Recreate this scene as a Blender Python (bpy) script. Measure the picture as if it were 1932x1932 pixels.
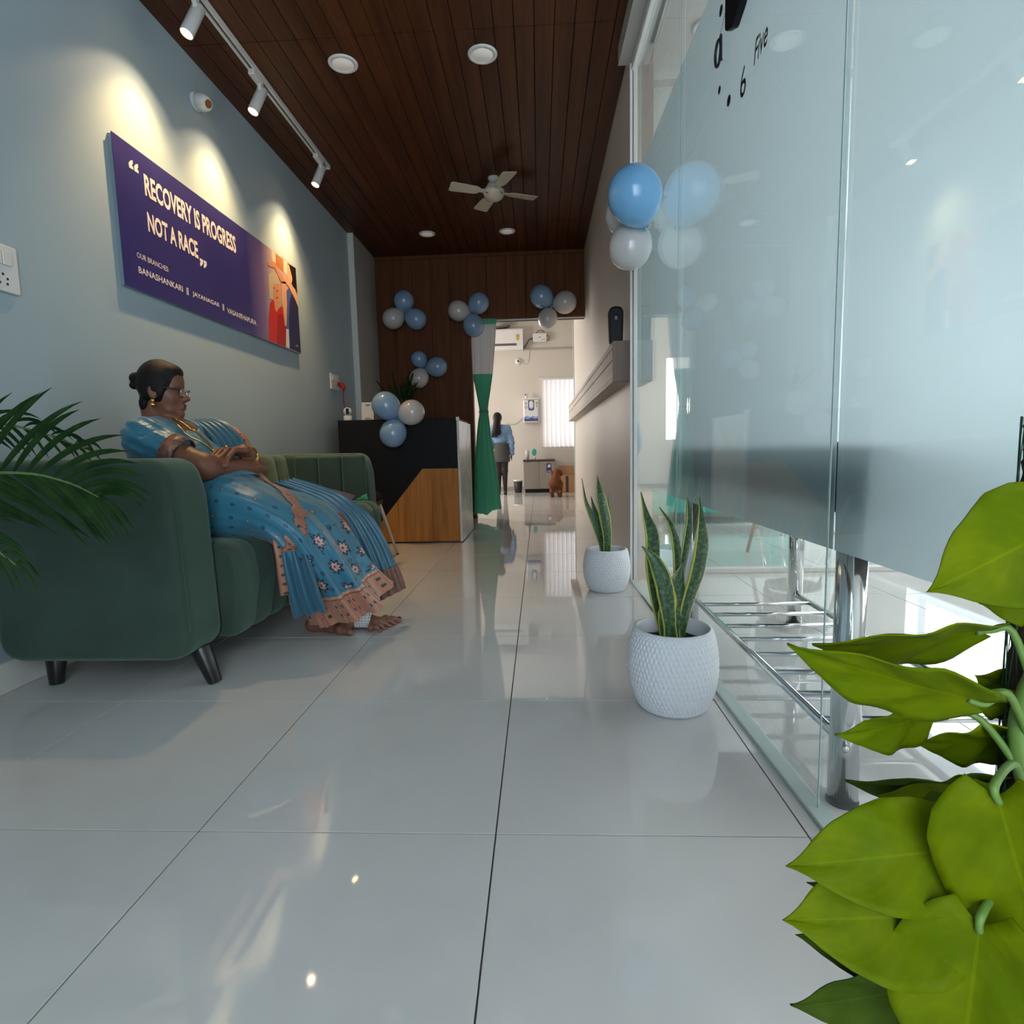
import bpy, bmesh, math, random
import numpy as np
from mathutils import Vector, Matrix

random.seed(7)
for o in list(bpy.data.objects):
    bpy.data.objects.remove(o, do_unlink=True)
S = bpy.context.scene
COL = S.collection

# ------------------------------------------------------------------ camera
def set_camera():
    pitch, yaw, roll, f = 0.1094, 0.0495, 0.0232, 1086.82
    xa = Vector((math.cos(yaw), math.sin(yaw), 0)); yf = Vector((-math.sin(yaw), math.cos(yaw), 0))
    z = Vector((0, 0, 1))
    dn = -math.cos(pitch) * z - math.sin(pitch) * yf
    fwd = math.cos(pitch) * yf - math.sin(pitch) * z
    r = math.cos(roll) * xa + math.sin(roll) * dn
    d = -math.sin(roll) * xa + math.cos(roll) * dn
    u = -d; b = -fwd
    m = Matrix(((r.x, u.x, b.x, 0), (r.y, u.y, b.y, 0), (r.z, u.z, b.z, 0.75), (0, 0, 0, 1)))
    cd = bpy.data.cameras.new('camera'); cd.sensor_width = 36; cd.sensor_fit = 'HORIZONTAL'
    cd.lens = f / 1932 * 36; cd.clip_start = 0.02; cd.clip_end = 100
    co = bpy.data.objects.new('camera', cd); COL.objects.link(co); co.matrix_world = m
    S.camera = co
set_camera()

# ------------------------------------------------------------------ world, daylight, exposure
S.view_settings.view_transform = 'Standard'; S.view_settings.look = 'None'
S.view_settings.gamma = 1.0; S.view_settings.use_curve_mapping = False
S.view_settings.exposure = 0.45
W = bpy.data.worlds.new('sky'); S.world = W; W.use_nodes = True
bg = W.node_tree.nodes['Background']
bg.inputs['Color'].default_value = (0.8, 0.9, 1.0, 1); bg.inputs['Strength'].default_value = 1.6

def area(name, loc, rot, sx, sy, power, color):
    l = bpy.data.lights.new(name, 'AREA'); l.shape = 'RECTANGLE'; l.size = sx; l.size_y = sy
    l.energy = power; l.color = color
    o = bpy.data.objects.new(name, l); COL.objects.link(o); o.location = loc; o.rotation_euler = rot
    return o
# daylight entering through the open shop front behind the viewer, the office window and the back room window, plus added fill lamps
area('daylight_shop_front', (0.0, -1.32, 1.35), (math.radians(90), 0, math.radians(8)), 1.1, 2.3, 23, (0.78, 0.91, 1.0))
area('daylight_office_window', (3.85, 1.55, 1.55), (0, math.radians(90), 0), 1.9, 3.4, 105, (0.93, 0.955, 1.0))
area('office_fill', (2.1, 0.5, 2.76), (0, 0, 0), 1.2, 1.2, 22, (0.95, 0.975, 1.0))  # added fill under the office ceiling, evens the light behind the frosted film
area('rear_office_fill', (3.8, 4.85, 1.5), (0, math.radians(90), 0), 1.25, 1.8, 60, (0.93, 0.96, 1.0))  # added fill from outside, brightens the dark room behind the office
area('daylight_back_window', (0.56, 10.55, 1.35), (math.radians(-90), 0, 0), 0.95, 1.15, 2.2, (1.0, 0.95, 0.93))
area('back_room_side_fill', (-2.35, 8.3, 1.6), (0, math.radians(-90), 0), 1.3, 1.6, 46, (1.0, 0.92, 0.84))  # unseen fill added to brighten the back room; no window in that wall
area('back_room_left_fill', (-1.75, 10.24, 1.55), (math.radians(-90), 0, math.radians(12)), 0.9, 1.4, 25, (1.0, 0.92, 0.84))  # unseen fill added to throw light through the opening onto the laminate wall

# ------------------------------------------------------------------ helpers
OFF = {}
def off(o): return OFF.get(o.name, Vector((0, 0, 0)))

def link_obj(name, me, parent=None):
    o = bpy.data.objects.new(name, me); COL.objects.link(o)
    if parent is not None:
        o.parent = parent; OFF[o.name] = off(parent)
    else:
        OFF[o.name] = Vector((0, 0, 0))
    return o

def thing(name, label, cat, loc=(0, 0, 0), group=None):
    o = bpy.data.objects.new(name, None); COL.objects.link(o); o.empty_display_size = 0.05
    o.location = loc; OFF[o.name] = Vector(loc)
    return tag(o, label, cat, group)

def tag(o, label, cat, group=None):
    o['label'] = label; o['category'] = cat
    if group: o['group'] = group
    return o

def structure(o):
    o['kind'] = 'structure'; return o

class MB:
    def __init__(s): s.v = []; s.f = []; s.m = []; s.uv = None; s.mi = 0
    def add(s, vs, fs):
        n = len(s.v); s.v += [tuple(x) for x in vs]
        for f in fs: s.f.append(tuple(n + i for i in f)); s.m.append(s.mi)
        return s
    def box(s, x0, x1, y0, y1, z0, z1):
        v = [(x, y, z) for z in (z0, z1) for y in (y0, y1) for x in (x0, x1)]
        return s.add(v, [(0, 2, 3, 1), (4, 5, 7, 6), (0, 1, 5, 4), (2, 6, 7, 3), (0, 4, 6, 2), (1, 3, 7, 5)])
    def obox(s, c, ax, ay, az, hx, hy, hz):
        c = Vector(c); ax, ay, az = Vector(ax).normalized(), Vector(ay).normalized(), Vector(az).normalized()
        v = [c + ax * x * hx + ay * y * hy + az * z * hz for z in (-1, 1) for y in (-1, 1) for x in (-1, 1)]
        return s.add(v, [(0, 2, 3, 1), (4, 5, 7, 6), (0, 1, 5, 4), (2, 6, 7, 3), (0, 4, 6, 2), (1, 3, 7, 5)])
    def tube(s, pts, rad, n=10, caps=True):
        pts = [Vector(p) for p in pts]; N = len(pts)
        if not hasattr(rad, '__len__'): rad = [rad] * N
        t0 = (pts[1] - pts[0]).normalized()
        a = t0.cross(Vector((0, 0, 1)))
        if a.length < 1e-3: a = t0.cross(Vector((1, 0, 0)))
        a.normalize(); vs = []
        for i, p in enumerate(pts):
            t = (pts[min(i + 1, N - 1)] - pts[max(i - 1, 0)]).normalized()
            a = (a - t * a.dot(t)).normalized(); b = t.cross(a)
            for k in range(n):
                q = 2 * math.pi * k / n
                vs.append(p + (a * math.cos(q) + b * math.sin(q)) * rad[i])
        fs = []
        for i in range(N - 1):
            for k in range(n):
                fs.append((i * n + k, i * n + (k + 1) % n, (i + 1) * n + (k + 1) % n, (i + 1) * n + k))
        if caps:
            fs.append(tuple(range(n - 1, -1, -1))); fs.append(tuple((N - 1) * n + k for k in range(n)))
        return s.add(vs, fs)
    def lathe(s, prof, c=(0, 0, 0), n=32, axis=(0, 0, 1), caps=True):
        az = Vector(axis).normalized(); ax = az.cross(Vector((0, 1, 0)))
        if ax.length < 1e-3: ax = az.cross(Vector((1, 0, 0)))
        ax.normalize(); ay = az.cross(ax); c = Vector(c); vs = []; fs = []
        for r, h in prof:
            for k in range(n):
                q = 2 * math.pi * k / n
                vs.append(c + az * h + (ax * math.cos(q) + ay * math.sin(q)) * max(r, 1e-5))
        for i in range(len(prof) - 1):
            for k in range(n):
                fs.append((i * n + k, i * n + (k + 1) % n, (i + 1) * n + (k + 1) % n, (i + 1) * n + k))
        if caps:
            fs.append(tuple(range(n - 1, -1, -1))); L = len(prof) - 1
            fs.append(tuple(L * n + k for k in range(n)))
        return s.add(vs, fs)
    def prism(s, poly, fn, d0, d1):
        """poly: 2D outline, fn(u, v, d) -> 3D"""
        n = len(poly)
        vs = [fn(u, v, d0) for u, v in poly] + [fn(u, v, d1) for u, v in poly]
        fs = [tuple(range(n - 1, -1, -1)), tuple(range(n, 2 * n))]
        fs += [(i, (i + 1) % n, n + (i + 1) % n, n + i) for i in range(n)]
        return s.add(vs, fs)
    def grid(s, rows, closed_u=False):
        nu = len(rows[0]); nv = len(rows); vs = [p for r in rows for p in r]; fs = []
        for j in range(nv - 1):
            for i in range(nu if closed_u else nu - 1):
                fs.append((j * nu + i, j * nu + (i + 1) % nu, (j + 1) * nu + (i + 1) % nu, (j + 1) * nu + i))
        return s.add(vs, fs)
    def build(s, name, mat, parent=None, smooth=False, bevel=0, seg=2, fix=True, subsurf=0, uvs=None, solid=0):
        me = bpy.data.meshes.new(name)
        d = off(parent) if parent is not None else Vector((0, 0, 0))
        me.from_pydata([(x - d.x, y - d.y, z - d.z) for x, y, z in s.v], [], s.f)
        if fix:
            bm = bmesh.new(); bm.from_mesh(me); bmesh.ops.recalc_face_normals(bm, faces=bm.faces); bm.to_mesh(me); bm.free()
        mats = mat if isinstance(mat, (list, tuple)) else [mat]
        for m in mats: me.materials.append(m)
        if len(mats) > 1: me.polygons.foreach_set('material_index', s.m)
        if uvs is not None:
            ul = me.uv_layers.new(name='UVMap'); li = np.zeros(len(me.loops), dtype=np.int32)
            me.loops.foreach_get('vertex_index', li)
            ul.data.foreach_set('uv', np.asarray(uvs, dtype=np.float32)[li].ravel())
        if smooth: me.polygons.foreach_set('use_smooth', [True] * len(me.polygons))
        o = link_obj(name, me, parent)
        if solid:
            b = o.modifiers.new('thick', 'SOLIDIFY'); b.thickness = solid; b.offset = 0
        if bevel:
            b = o.modifiers.new('bevel', 'BEVEL'); b.width = bevel; b.segments = seg; b.limit_method = 'ANGLE'; b.angle_limit = math.radians(40)
            if smooth is False:
                me.polygons.foreach_set('use_smooth', [True] * len(me.polygons))
                w = o.modifiers.new('wn', 'WEIGHTED_NORMAL'); w.keep_sharp = False
        if subsurf:
            b = o.modifiers.new('sub', 'SUBSURF'); b.levels = subsurf; b.render_levels = subsurf
        return o

def box_obj(name, mat, parent, x0, x1, y0, y1, z0, z1, bevel=0, seg=2):
    return MB().box(x0, x1, y0, y1, z0, z1).build(name, mat, parent, bevel=bevel, seg=seg)

def smooth_path(pts, n):
    """Catmull-Rom through points -> n samples"""
    P = [Vector(p) for p in pts]; out = []
    for k in range(n):
        t = k / (n - 1) * (len(P) - 1); i = min(int(t), len(P) - 2); u = t - i
        p0 = P[max(i - 1, 0)]; p1 = P[i]; p2 = P[i + 1]; p3 = P[min(i + 2, len(P) - 1)]
        out.append(0.5 * ((2 * p1) + (p2 - p0) * u + (2 * p0 - 5 * p1 + 4 * p2 - p3) * u * u + (3 * p1 - p0 - 3 * p2 + p3) * u ** 3))
    return out
def lerp(a, b, t): return a + (b - a) * t
def interp(xs, ys, x): return float(np.interp(x, xs, ys))

def text_obj(name, s, mat, parent, origin, xdir, ydir, height, width=None, thick=0.0006, weight=0.0, shear=0, align='LEFT', local=False):
    cu = bpy.data.curves.new(name, 'FONT'); cu.body = s; cu.size = 1.0; cu.offset = weight; cu.shear = shear
    cu.resolution_u = 3
    to = bpy.data.objects.new(name, cu); COL.objects.link(to)
    dg = bpy.context.evaluated_depsgraph_get(); dg.update()
    me = bpy.data.meshes.new_from_object(to.evaluated_get(dg)); bpy.data.objects.remove(to, do_unlink=True)
    n = len(me.vertices); co = np.zeros(n * 3); me.vertices.foreach_get('co', co); co = co.reshape(-1, 3)
    lo, hi = co.min(0), co.max(0)
    sy = height / (hi[1] - lo[1]); sx = (width / (hi[0] - lo[0])) if width else sy
    x = (co[:, 0] - lo[0]) * sx; y = (co[:, 1] - lo[1]) * sy
    if align == 'CENTER': x -= x.max() / 2; y -= y.max() / 2
    X = Vector(xdir).normalized(); Y = Vector(ydir).normalized(); N = X.cross(Y)
    d = off(parent) if (parent is not None and not local) else Vector((0, 0, 0))
    O = Vector(origin) - d
    pts = np.array(O)[None] + x[:, None] * np.array(X)[None] + y[:, None] * np.array(Y)[None] + thick * np.array(N)[None]
    me.vertices.foreach_set('co', pts.ravel()); me.materials.clear(); me.materials.append(mat); me.update()
    return link_obj(name, me, parent)

# ------------------------------------------------------------------ signed distance modelling for organic shapes
def v3(p): return np.asarray(p, dtype=np.float64)
def sd_cap(p, a, b, ra, rb=None):
    a, b = v3(a), v3(b); rb = ra if rb is None else rb
    ba = b - a; pa = p - a; t = np.clip(pa @ ba / max(ba @ ba, 1e-12), 0, 1)
    return np.linalg.norm(pa - t[:, None] * ba, axis=1) - (ra + (rb - ra) * t)
def sd_ell(p, c, r, R=None):
    q = p - v3(c)
    if R is not None: q = q @ R
    r = v3(r); k0 = np.linalg.norm(q / r, axis=1); k1 = np.linalg.norm(q / (r * r), axis=1)
    return k0 * (k0 - 1) / np.maximum(k1, 1e-9)
def sd_box(p, c, h, r, R=None):
    q = p - v3(c)
    if R is not None: q = q @ R
    q = np.abs(q) - (v3(h) - r)
    return np.linalg.norm(np.maximum(q, 0), axis=1) + np.minimum(q.max(1), 0) - r
def smin(a, b, k):
    h = np.clip(0.5 + 0.5 * (b - a) / k, 0, 1)
    return b + (a - b) * h - k * h * (1 - h)
def smax(a, b, k): return -smin(-a, -b, k)
def rotz(a): c, s = math.cos(a), math.sin(a); return np.array([[c, -s, 0], [s, c, 0], [0, 0, 1.0]])
def roty(a): c, s = math.cos(a), math.sin(a); return np.array([[c, 0, s], [0, 1, 0], [-s, 0, c]])
def rotx(a): c, s = math.cos(a), math.sin(a); return np.array([[1, 0, 0], [0, c, -s], [0, s, c]])

def sdf_mesh(fn, lo, hi, h):
    lo, hi = v3(lo), v3(hi); n = np.ceil((hi - lo) / h).astype(int) + 1
    B = 14
    val = np.full(n, 1.0)
    cs = [np.arange(0, n[i], B) for i in range(3)]
    cen = np.stack(np.meshgrid(*[lo[i] + (np.minimum(cs[i] + B / 2, n[i])) * h for i in range(3)], indexing='ij'), -1).reshape(-1, 3)
    dc = fn(cen).reshape([len(c) for c in cs]); R = B * h * 0.9 * 1.5
    for i, a in enumerate(cs[0]):
        for j, b in enumerate(cs[1]):
            for k, c in enumerate(cs[2]):
                sl = (slice(a, min(a + B, n[0])), slice(b, min(b + B, n[1])), slice(c, min(c + B, n[2])))
                if abs(dc[i, j, k]) > R:
                    val[sl] = dc[i, j, k]; continue
                g = np.stack(np.meshgrid(*[lo[t] + np.arange(sl[t].start, sl[t].stop) * h for t in range(3)], indexing='ij'), -1)
                val[sl] = fn(g.reshape(-1, 3)).reshape(g.shape[:3])
    neg = val < 0
    c8 = [neg[x:n[0] - 1 + x, y:n[1] - 1 + y, z:n[2] - 1 + z] for x in (0, 1) for y in (0, 1) for z in (0, 1)]
    sm = sum(c.astype(np.int8) for c in c8); act = (sm > 0) & (sm < 8)
    idx = np.argwhere(act); vid = np.full(act.shape, -1, dtype=np.int64); vid[act] = np.arange(len(idx))
    acc = np.zeros((len(idx), 3)); cnt = np.zeros(len(idx))
    corners = [(x, y, z) for x in (0, 1) for y in (0, 1) for z in (0, 1)]
    for a in range(8):
        for b in range(a + 1, 8):
            d = np.abs(np.array(corners[a]) - np.array(corners[b]))
            if d.sum() != 1: continue
            ca = np.array(corners[a]); cb = np.array(corners[b])
            va = val[tuple((idx + ca).T)]; vb = val[tuple((idx + cb).T)]
            m = (va < 0) != (vb < 0); t = np.where(m, va / np.where(m, va - vb, 1), 0)
            acc += np.where(m[:, None], ca + t[:, None] * (cb - ca), 0); cnt += m
    V = lo + (idx + acc / cnt[:, None]) * h
    F = []
    for ax in range(3):
        s0 = [slice(1, n[t] - 1) for t in range(3)]; s0[ax] = slice(0, n[ax] - 1)
        s1 = list(s0); s1[ax] = slice(1, n[ax])
        e = neg[tuple(s0)] != neg[tuple(s1)]; pos = np.argwhere(e)
        for t in range(3):
            if t != ax: pos[:, t] += 1
        u, w = [t for t in range(3) if t != ax]
        def cid(du, dw):
            q = pos.copy(); q[:, u] -= du; q[:, w] -= dw; return vid[tuple(q.T)]
        quad = np.stack([cid(1, 1), cid(0, 1), cid(0, 0), cid(1, 0)], 1)
        flip = neg[tuple(pos.T)]
        if ax == 1: flip = ~flip
        quad[~flip] = quad[~flip][:, ::-1]
        F.append(quad)
    F = np.concatenate(F)
    F = F[(F >= 0).all(1)]
    # one relaxation towards the true surface
    for _ in range(2):
        d = fn(V); e = h * 0.5
        gr = np.stack([fn(V + np.eye(3)[t] * e) - fn(V - np.eye(3)[t] * e) for t in range(3)], 1)
        gr /= np.maximum(np.linalg.norm(gr, axis=1), 1e-9)[:, None]
        V = V - gr * np.clip(d, -h * 0.5, h * 0.5)[:, None] * 0.7
    return V, F

def sdf_obj(name, fn, lo, hi, h, mat, parent=None, color=None):
    V, F = sdf_mesh(fn, lo, hi, h)
    d = off(parent) if parent is not None else Vector((0, 0, 0))
    me = bpy.data.meshes.new(name)
    me.from_pydata((V - np.array(d)).tolist(), [], F.tolist())
    me.polygons.foreach_set('use_smooth', [True] * len(me.polygons))
    me.materials.append(mat)
    if color is not None:
        c = color(V); at = me.color_attributes.new('Col', 'FLOAT_COLOR', 'POINT')
        at.data.foreach_set('color', np.concatenate([c, np.ones((len(V), 1))], 1).astype(np.float32).ravel())
    return link_obj(name, me, parent)

# ------------------------------------------------------------------ materials
def mat(name, col, rough=0.5, metal=0.0, spec=0.5, emit=None, estr=0, **kw):
    m = bpy.data.materials.new(name); m.use_nodes = True
    p = m.node_tree.nodes['Principled BSDF']
    p.inputs['Base Color'].default_value = (*col, 1); p.inputs['Roughness'].default_value = rough
    p.inputs['Metallic'].default_value = metal; p.inputs['Specular IOR Level'].default_value = spec
    if emit: p.inputs['Emission Color'].default_value = (*emit, 1); p.inputs['Emission Strength'].default_value = estr
    for k, v in kw.items(): p.inputs[k.replace('_', ' ')].default_value = v
    return m
class NT:
    def __init__(s, m): s.t = m.node_tree; s.p = s.t.nodes['Principled BSDF']; s.out = s.t.nodes['Material Output']
    def n(s, typ, **kw):
        o = s.t.nodes.new(typ)
        for k, v in kw.items(): setattr(o, k, v)
        return o
    def l(s, a, b): s.t.links.new(a, b)
    def val(s, sock, v):
        if hasattr(v, 'default_value') and not isinstance(v, (int, float)): s.l(v, sock)
        elif hasattr(v, 'node'): s.l(v, sock)
        else: sock.default_value = v
    def math(s, op, a, b=0.0, c=None):
        o = s.n('ShaderNodeMath', operation=op); s.val(o.inputs[0], a); s.val(o.inputs[1], b)
        if c is not None: s.val(o.inputs[2], c)
        return o.outputs[0]
    def mix(s, f, a, b):
        o = s.n('ShaderNodeMix', data_type='RGBA'); s.val(o.inputs[0], f)
        for i, x in ((6, a), (7, b)):
            if isinstance(x, tuple): o.inputs[i].default_value = (*x[:3], 1)
            else: s.l(x, o.inputs[i])
        return o.outputs[2]
    def pos(s, scale=(1, 1, 1), rot=(0, 0, 0), obj=False):
        g = s.n('ShaderNodeTexCoord').outputs['Object'] if obj else s.n('ShaderNodeNewGeometry').outputs['Position']
        mp = s.n('ShaderNodeMapping'); s.l(g, mp.inputs['Vector']); mp.inputs['Scale'].default_value = scale; mp.inputs['Rotation'].default_value = rot
        return mp.outputs[0]
    def noise(s, vec, scale=1, detail=4, rough=0.5):
        o = s.n('ShaderNodeTexNoise'); s.l(vec, o.inputs['Vector']); o.inputs['Scale'].default_value = scale
        o.inputs['Detail'].default_value = detail; o.inputs['Roughness'].default_value = rough
        return o.outputs['Fac']
    def ramp(s, f, stops):
        o = s.n('ShaderNodeValToRGB'); s.l(f, o.inputs[0]); e = o.color_ramp.elements
        while len(e) < len(stops): e.new(0.5)
        for x, (p, c) in zip(e, stops): x.position = p; x.color = (*c, 1)
        return o.outputs[0]
    def bump(s, h, strength=0.3, dist=0.002):
        o = s.n('ShaderNodeBump'); s.l(h, o.inputs['Height']); o.inputs['Strength'].default_value = strength; o.inputs['Distance'].default_value = dist
        s.l(o.outputs[0], s.p.inputs['Normal'])
    def base(s, c): s.l(c, s.p.inputs['Base Color'])

def wood(name, c0, c1, grain, scale=1.0, rough=0.4, c2=None, **kw):
    """grain: axis index along which the fibres run"""
    m = mat(name, c0, rough, **kw); t = NT(m)
    sc = [14.0 * scale] * 3; sc[grain] = 0.9 * scale
    n1 = t.noise(t.pos(tuple(sc)), 1.6, 6, 0.62)
    sc2 = [70.0 * scale] * 3; sc2[grain] = 1.6 * scale
    n2 = t.noise(t.pos(tuple(sc2)), 1.5, 3, 0.6)
    f = t.math('ADD', t.math('MULTIPLY', n1, 0.65), t.math('MULTIPLY', n2, 0.35))
    stops = [(0.34, c0), (0.66, c1)] if c2 is None else [(0.3, c0), (0.5, c1), (0.7, c2)]
    t.base(t.ramp(f, stops)); t.bump(n2, 0.12, 0.001)
    return m
def mottled(name, c0, c1, scale=3, rough=0.5, bump=0, bscale=200, **kw):
    m = mat(name, c0, rough, **kw); t = NT(m)
    t.base(t.ramp(t.noise(t.pos(), scale, 5, 0.6), [(0.35, c0), (0.65, c1)]))
    if bump: t.bump(t.noise(t.pos(), bscale, 3, 0.6), bump, 0.002)
    return m
# ------------------------------------------------------------------ material set
def tile_mat():
    m = mat('glazed_floor_tile', (0.5, 0.5, 0.48), 0.04, spec=0.75); t = NT(m)
    n = t.noise(t.pos(), 1.3, 6, 0.65)
    t.base(t.ramp(n, [(0.3, (0.55, 0.55, 0.54)), (0.5, (0.60, 0.60, 0.585)), (0.7, (0.63, 0.625, 0.605))]))
    r = t.noise(t.pos(), 5, 5, 0.7)
    rr = t.n('ShaderNodeMapRange'); t.l(r, rr.inputs[0]); rr.inputs[3].default_value = 0.012; rr.inputs[4].default_value = 0.06
    t.l(rr.outputs[0], t.p.inputs['Roughness'])
    return m
M_tile = tile_mat()
M_grout = mat('grout', (0.07, 0.066, 0.062), 0.85)
M_blue = mottled('blue_grey_wall_paint', (0.365, 0.46, 0.51), (0.385, 0.48, 0.53), 1.2, 0.55, bump=0.08, bscale=120)
M_white = mat('white_paint', (0.72, 0.71, 0.68), 0.5)
M_cream = mottled('cream_wall_paint', (0.66, 0.61, 0.55), (0.69, 0.64, 0.58), 1.0, 0.6)
M_grey = mat('grey_paint', (0.4, 0.39, 0.37), 0.55)
M_ceilwood = wood('stained_ceiling_wood', (0.034, 0.010, 0.004), (0.075, 0.022, 0.007), 1, 0.55, 0.45, c2=(0.13, 0.040, 0.013), spec=0.25)
M_backwood = wood('dark_wall_panel_wood', (0.078, 0.026, 0.008), (0.155, 0.053, 0.018), 2, 0.8, 0.55, spec=0.2)
M_groove = mat('dark_groove', (0.015, 0.007, 0.004), 0.8)
M_lam = wood('greige_laminate', (0.66, 0.60, 0.545), (0.70, 0.64, 0.58), 2, 1.4, 0.42)
M_shelf = wood('driftwood_laminate', (0.48, 0.40, 0.35), (0.64, 0.56, 0.50), 1, 1.2, 0.5)
M_shelfend = wood('brown_end_grain_laminate', (0.14, 0.085, 0.065), (0.20, 0.13, 0.10), 2, 1.2, 0.5)
M_alu = mat('white_powder_coat', (0.70, 0.71, 0.69), 0.35)
M_chrome = mat('polished_steel', (0.72, 0.74, 0.76), 0.09, 1.0)
M_black = mat('black_plastic', (0.012, 0.012, 0.014), 0.35)
M_whitepl = mat('white_plastic', (0.74, 0.74, 0.73), 0.3)
M_gold = mat('gold', (0.83, 0.52, 0.15), 0.22, 1.0)

def glass_mat(name, tint, rough=0.0):
    m = bpy.data.materials.new(name); m.use_nodes = True; t = NT(m)
    t.t.nodes.remove(t.p)
    lw = t.n('ShaderNodeLayerWeight'); lw.inputs['Blend'].default_value = 0.5
    f = t.math('ADD', t.math('MULTIPLY', t.math('POWER', lw.outputs['Facing'], 5.0), 0.9), 0.035)
    tr = t.n('ShaderNodeBsdfTransparent'); tr.inputs[0].default_value = (*tint, 1)
    gl = t.n('ShaderNodeBsdfGlossy'); gl.inputs['Roughness'].default_value = rough; gl.inputs[0].default_value = (0.95, 1, 1, 1)
    mx = t.n('ShaderNodeMixShader'); t.l(f, mx.inputs[0]); t.l(tr.outputs[0], mx.inputs[1]); t.l(gl.outputs[0], mx.inputs[2])
    t.l(mx.outputs[0], t.out.inputs[0])
    return m
M_glass = glass_mat('clear_toughened_glass', (0.945, 0.972, 0.972))
M_joint = mat('clear_silicone', (0.55, 0.68, 0.67), 0.3)
M_channel = mat('pale_green_channel', (0.50, 0.60, 0.57), 0.25)
M_glass_edge = mat('green_glass_edge', (0.45, 0.66, 0.64), 0.15)
def film_mat():
    m = bpy.data.materials.new('frosted_film'); m.use_nodes = True; t = NT(m); t.t.nodes.remove(t.p)
    d = t.n('ShaderNodeBsdfDiffuse'); d.inputs[0].default_value = (0.70, 0.80, 0.82, 1)
    tl = t.n('ShaderNodeBsdfTranslucent'); tl.inputs[0].default_value = (0.80, 0.90, 0.92, 1)
    rf = t.n('ShaderNodeBsdfRefraction'); rf.inputs['IOR'].default_value = 1.3; rf.inputs['Roughness'].default_value = 0.7
    rf.inputs[0].default_value = (0.92, 0.97, 0.99, 1)
    a = t.n('ShaderNodeMixShader'); a.inputs[0].default_value = 0.5; t.l(d.outputs[0], a.inputs[1]); t.l(tl.outputs[0], a.inputs[2])
    b = t.n('ShaderNodeMixShader'); b.inputs[0].default_value = 0.36; t.l(a.outputs[0], b.inputs[1]); t.l(rf.outputs[0], b.inputs[2])
    t.l(b.outputs[0], t.out.inputs[0]); return m
M_film = film_mat()
def blind_mat():
    m = bpy.data.materials.new('vertical_blind_fabric'); m.use_nodes = True; t = NT(m); t.t.nodes.remove(t.p)
    d = t.n('ShaderNodeBsdfDiffuse'); d.inputs[0].default_value = (0.8, 0.74, 0.7, 1)
    tl = t.n('ShaderNodeBsdfTranslucent'); tl.inputs[0].default_value = (0.85, 0.76, 0.72, 1)
    a = t.n('ShaderNodeMixShader'); a.inputs[0].default_value = 0.5; t.l(d.outputs[0], a.inputs[1]); t.l(tl.outputs[0], a.inputs[2])
    t.l(a.outputs[0], t.out.inputs[0]); return m
M_blind = blind_mat()

XL, XR, H, YB = -1.75, 0.50, 2.78, 6.24

# ------------------------------------------------------------------ floor with single tiles
floor = structure(box_obj('floor', M_grout, None, -2.5, 4.2, -1.4, 10.7, -0.06, -0.003))
def tile_mesh():
    b = MB(); a = 0.2984; c = 0.0004
    b.add([(-a, -a, -0.012), (a, -a, -0.012), (a, a, -0.012), (-a, a, -0.012), (-a, -a, -c), (a, -a, -c), (a, a, -c), (-a, a, -c),
           (-a + c, -a + c, 0), (a - c, -a + c, 0), (a - c, a - c, 0), (-a + c, a - c, 0)],
          [(0, 1, 5, 4), (1, 2, 6, 5), (2, 3, 7, 6), (3, 0, 4, 7), (4, 5, 9, 8), (5, 6, 10, 9), (6, 7, 11, 10), (7, 4, 8, 11), (8, 9, 10, 11)])
    return b
T0 = tile_mesh().build('tile', M_tile, floor, fix=False)
first = True
for k in range(-3, 7):
    for r in range(-4, 16):
        t = T0 if first else T0.copy()
        if not first: COL.objects.link(t)
        first = False
        t.location = (-0.0984 + k * 0.6 + 0.3, 1.0502 + r * 0.6 + 0.3, 0)

# ------------------------------------------------------------------ left wall, pier, skirting
structure(box_obj('wall_left', M_blue, None, XL - 0.12, XL, -1.35, 5.53, 0, H))
structure(box_obj('baseboard_left', M_white, None, XL, XL + 0.014, -1.35, 5.53, 0, 0.1, bevel=0.003))
p = structure(box_obj('wall_left_pier', M_grey, None, XL - 0.12, -1.70, 5.545, 6.25, 0, H))
structure(box_obj('trim_1', M_white, None, XL - 0.05, -1.696, 5.531, 5.546, 0, H))

# ------------------------------------------------------------------ panelled back wall with opening
wb = structure(MB().box(-2.5, -0.725, 6.256, 6.34, 0, H).box(-0.725, 0.5, 6.256, 6.34, 2.1, H).build('wall_back', M_groove))
x = -1.70; i = 0
while x < -0.73:
    w = min(0.196, -0.725 - x)
    box_obj('plank', M_backwood, wb, x + 0.0015, x + w - 0.0015, 6.24, 6.256, 0, H, bevel=0.002)
    x += w
x = -0.725
while x < 0.49:
    w = min(0.2045, 0.5 - x)
    box_obj('plank', M_backwood, wb, x + 0.0015, x + w - 0.0015, 6.24, 6.256, 2.1, H, bevel=0.002)
    x += w
structure(box_obj('trim_2', M_backwood, None, XL + 0.05, 0.5, 6.226, 6.24, H - 0.035, H - 0.001))
structure(box_obj('trim_3', M_backwood, None, -0.725, -0.695, 6.235, 6.345, 0, 2.1))

# ------------------------------------------------------------------ hall ceiling of single boards
ce = structure(box_obj('ceiling', M_groove, None, XL - 0.12, 0.62, -1.35, 6.34, H + 0.012, H + 0.1))
rows = [(-1.35, 0.62), (0.62, 3.03), (3.03, 5.44), (5.44, 6.24)]
nb = 23; bw = (XR - XL) / nb
for (a, b) in rows:
    for i in range(nb):
        box_obj('ceiling_board', M_ceilwood, ce, XL + i * bw + 0.0016, XL + (i + 1) * bw - 0.0016, a + 0.002, b - 0.002, H, H + 0.013, bevel=0.002, seg=1)

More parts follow.
